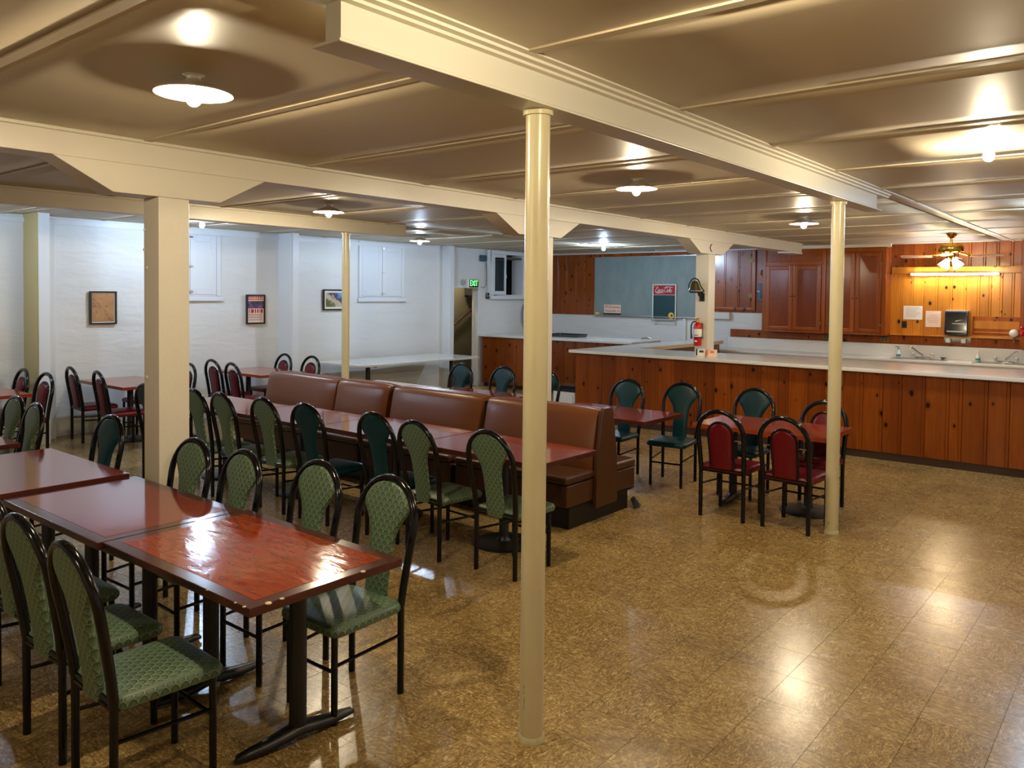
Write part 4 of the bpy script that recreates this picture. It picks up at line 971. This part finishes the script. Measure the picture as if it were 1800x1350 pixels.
bx = thing('low_cabinet', 'low white cabinet with dark top at the end of the bar counter', 'cabinet', (-7.37, 10.5, 0))
MB().box(-.2, .22, -.2, .2, 0, .40).build('body', M['white_paint'], bx, bevel=.004, seg=1); MB().box(-.205, .225, -.205, .205, .4, .5).build('top', M['smoke'], bx, bevel=.006, seg=1)
MB().box(-.16, .18, -.205, -.2, .04, .36).build('door', M['white_paint'], bx)
# ================================================================ things on the masonry wall
def picture(y0, y1, z0, z1, label, kind, mat_w):
    t = thing('framed_picture', label, 'picture', (XL+.02, (y0+y1)/2, (z0+z1)/2)); w, h = (y1-y0)/2, (z1-z0)/2; f = .022
    m = MB(); m.box(0, .03, -w, -w+f, -h, h); m.box(0, .03, w-f, w, -h, h); m.box(0, .03, -w+f, w-f, h-f, h); m.box(0, .03, -w+f, w-f, -h, -h+f); m.build('frame', M['black'], t)
    MB().box(.004, .012, -w+f, w-f, -h+f, h-f).build('mat_board', M['paper'], t)
    q = f+mat_w
    if kind != 'concert': MB().box(.011, .015, -w+q, w-q, -h+q, h-q).build('print', M['p_'+kind], t)
    else:
        MB().box(.011, .0145, -w+f, w-f, -h+f, h-f).build('sheet', M['paper_pink'], t)
        MB().box(.0144, .016, -w+f, w-f, h*.05, h*.56).build('print', M['p_concert'], t)
        def ln(z, a, b, th, mt, nm='lettering'): MB().box(.0144, .0158, a*w, b*w, z*h-th, z*h+th).build(nm, M[mt], t)
        rr = random.Random(4)
        for z in (.83, .68):
            y = -.8
            while y < .72:
                l = rr.uniform(.08, .2); ln(z, y, min(y+l, .8), .012, 'ink_red'); y += l+.06
        for a, b in ((-.7, -.62), (-.5, -.2), (-.1, .04), (.14, .3), (.38, .44), (.52, .76)): ln(-.12, a, b, .03, 'ink_red')
        for z in (-.34, -.46, -.58, -.72): ln(z, -.75, .7, .004, 'ink')
    return t
picture(4.72, 5.075, 1.465, 1.915, 'tan pictorial map print in a black frame on the masonry wall', 'map', .012)
picture(7.08, 7.415, 1.42, 1.885, 'red and white concert poster in a black frame', 'concert', 0)
picture(8.56, 9.06, 1.625, 1.985, 'rocky canyon photograph in a black frame behind the thin round post', 'photo', .035)
es = thing('exit_sign', 'white exit sign with green glowing letters over the stair door', 'exit sign', (XL+.03, 12.20, 2.055))
MB().box(-.012, .12, -.11, .22, 0, .185).build('housing', M['white'], es, bevel=.006, seg=1)
MB().box(.12, .124, -.07, .21, .012, .172).build('face', M['black'], es)
text('lettering', 'EXIT', .165, M['exit_glow'], es, (.1255, .07, .092), (PI/2, 0, PI/2), .001, sx=.72)
MB().box(-.02, .06, -.16, -.11, .08, .15).build('test_box', M['steel'], es)
jb = thing('junction_box', 'grey metal junction box with dangling wires beside the open window', 'electric box', (XL+.02, 12.68, 2.62))
MB().box(0, .07, -.09, .06, 0, .13).build('box', M['grey_blue'], jb, bevel=.004, seg=1)
MB().box(0, .05, .1, .2, .02, .24).build('conduit_board', M['white_paint'], jb)
MB().tube([(.03, .06, .02), (.03, .1, -.05), (.03, .11, -.2), (.03, .12, -.6), (.03, .13, -.76)], .008, 6).build('cable', M['steel'], jb, smooth=60)
MB().tube([(.03, .08, -.02), (.03, .105, -.3), (.03, .09, -.5), (.03, .02, -.56), (.03, -.08, -.53)], .005, 6).build('loose_wire', M['black'], jb, smooth=60)
sw = thing('wall_switch', 'black switch box below the dangling wires', 'switch', (XL+.015, 12.84, 1.83)); MB().box(0, .04, -.035, .035, 0, .13).build('case', M['black'], sw, bevel=.004, seg=1); MB().box(.04, .05, -.01, .01, .05, .08).build('lever', M['steel'], sw)
cw = thing('wire_coil', 'coil of thin black wire hanging on the wall by the round column', 'wire', (XL+.02, 14.15, 1.45))
for rr_, dz in ((.3, 0), (.24, .03)): MB().tube([(.02, rr_*.5*math.cos(a), dz+rr_*1.0*math.sin(a)) for a in [2*PI*i/24 for i in range(24)]], .006, 6, closed=True).build('loop', M['black'], cw, smooth=60)
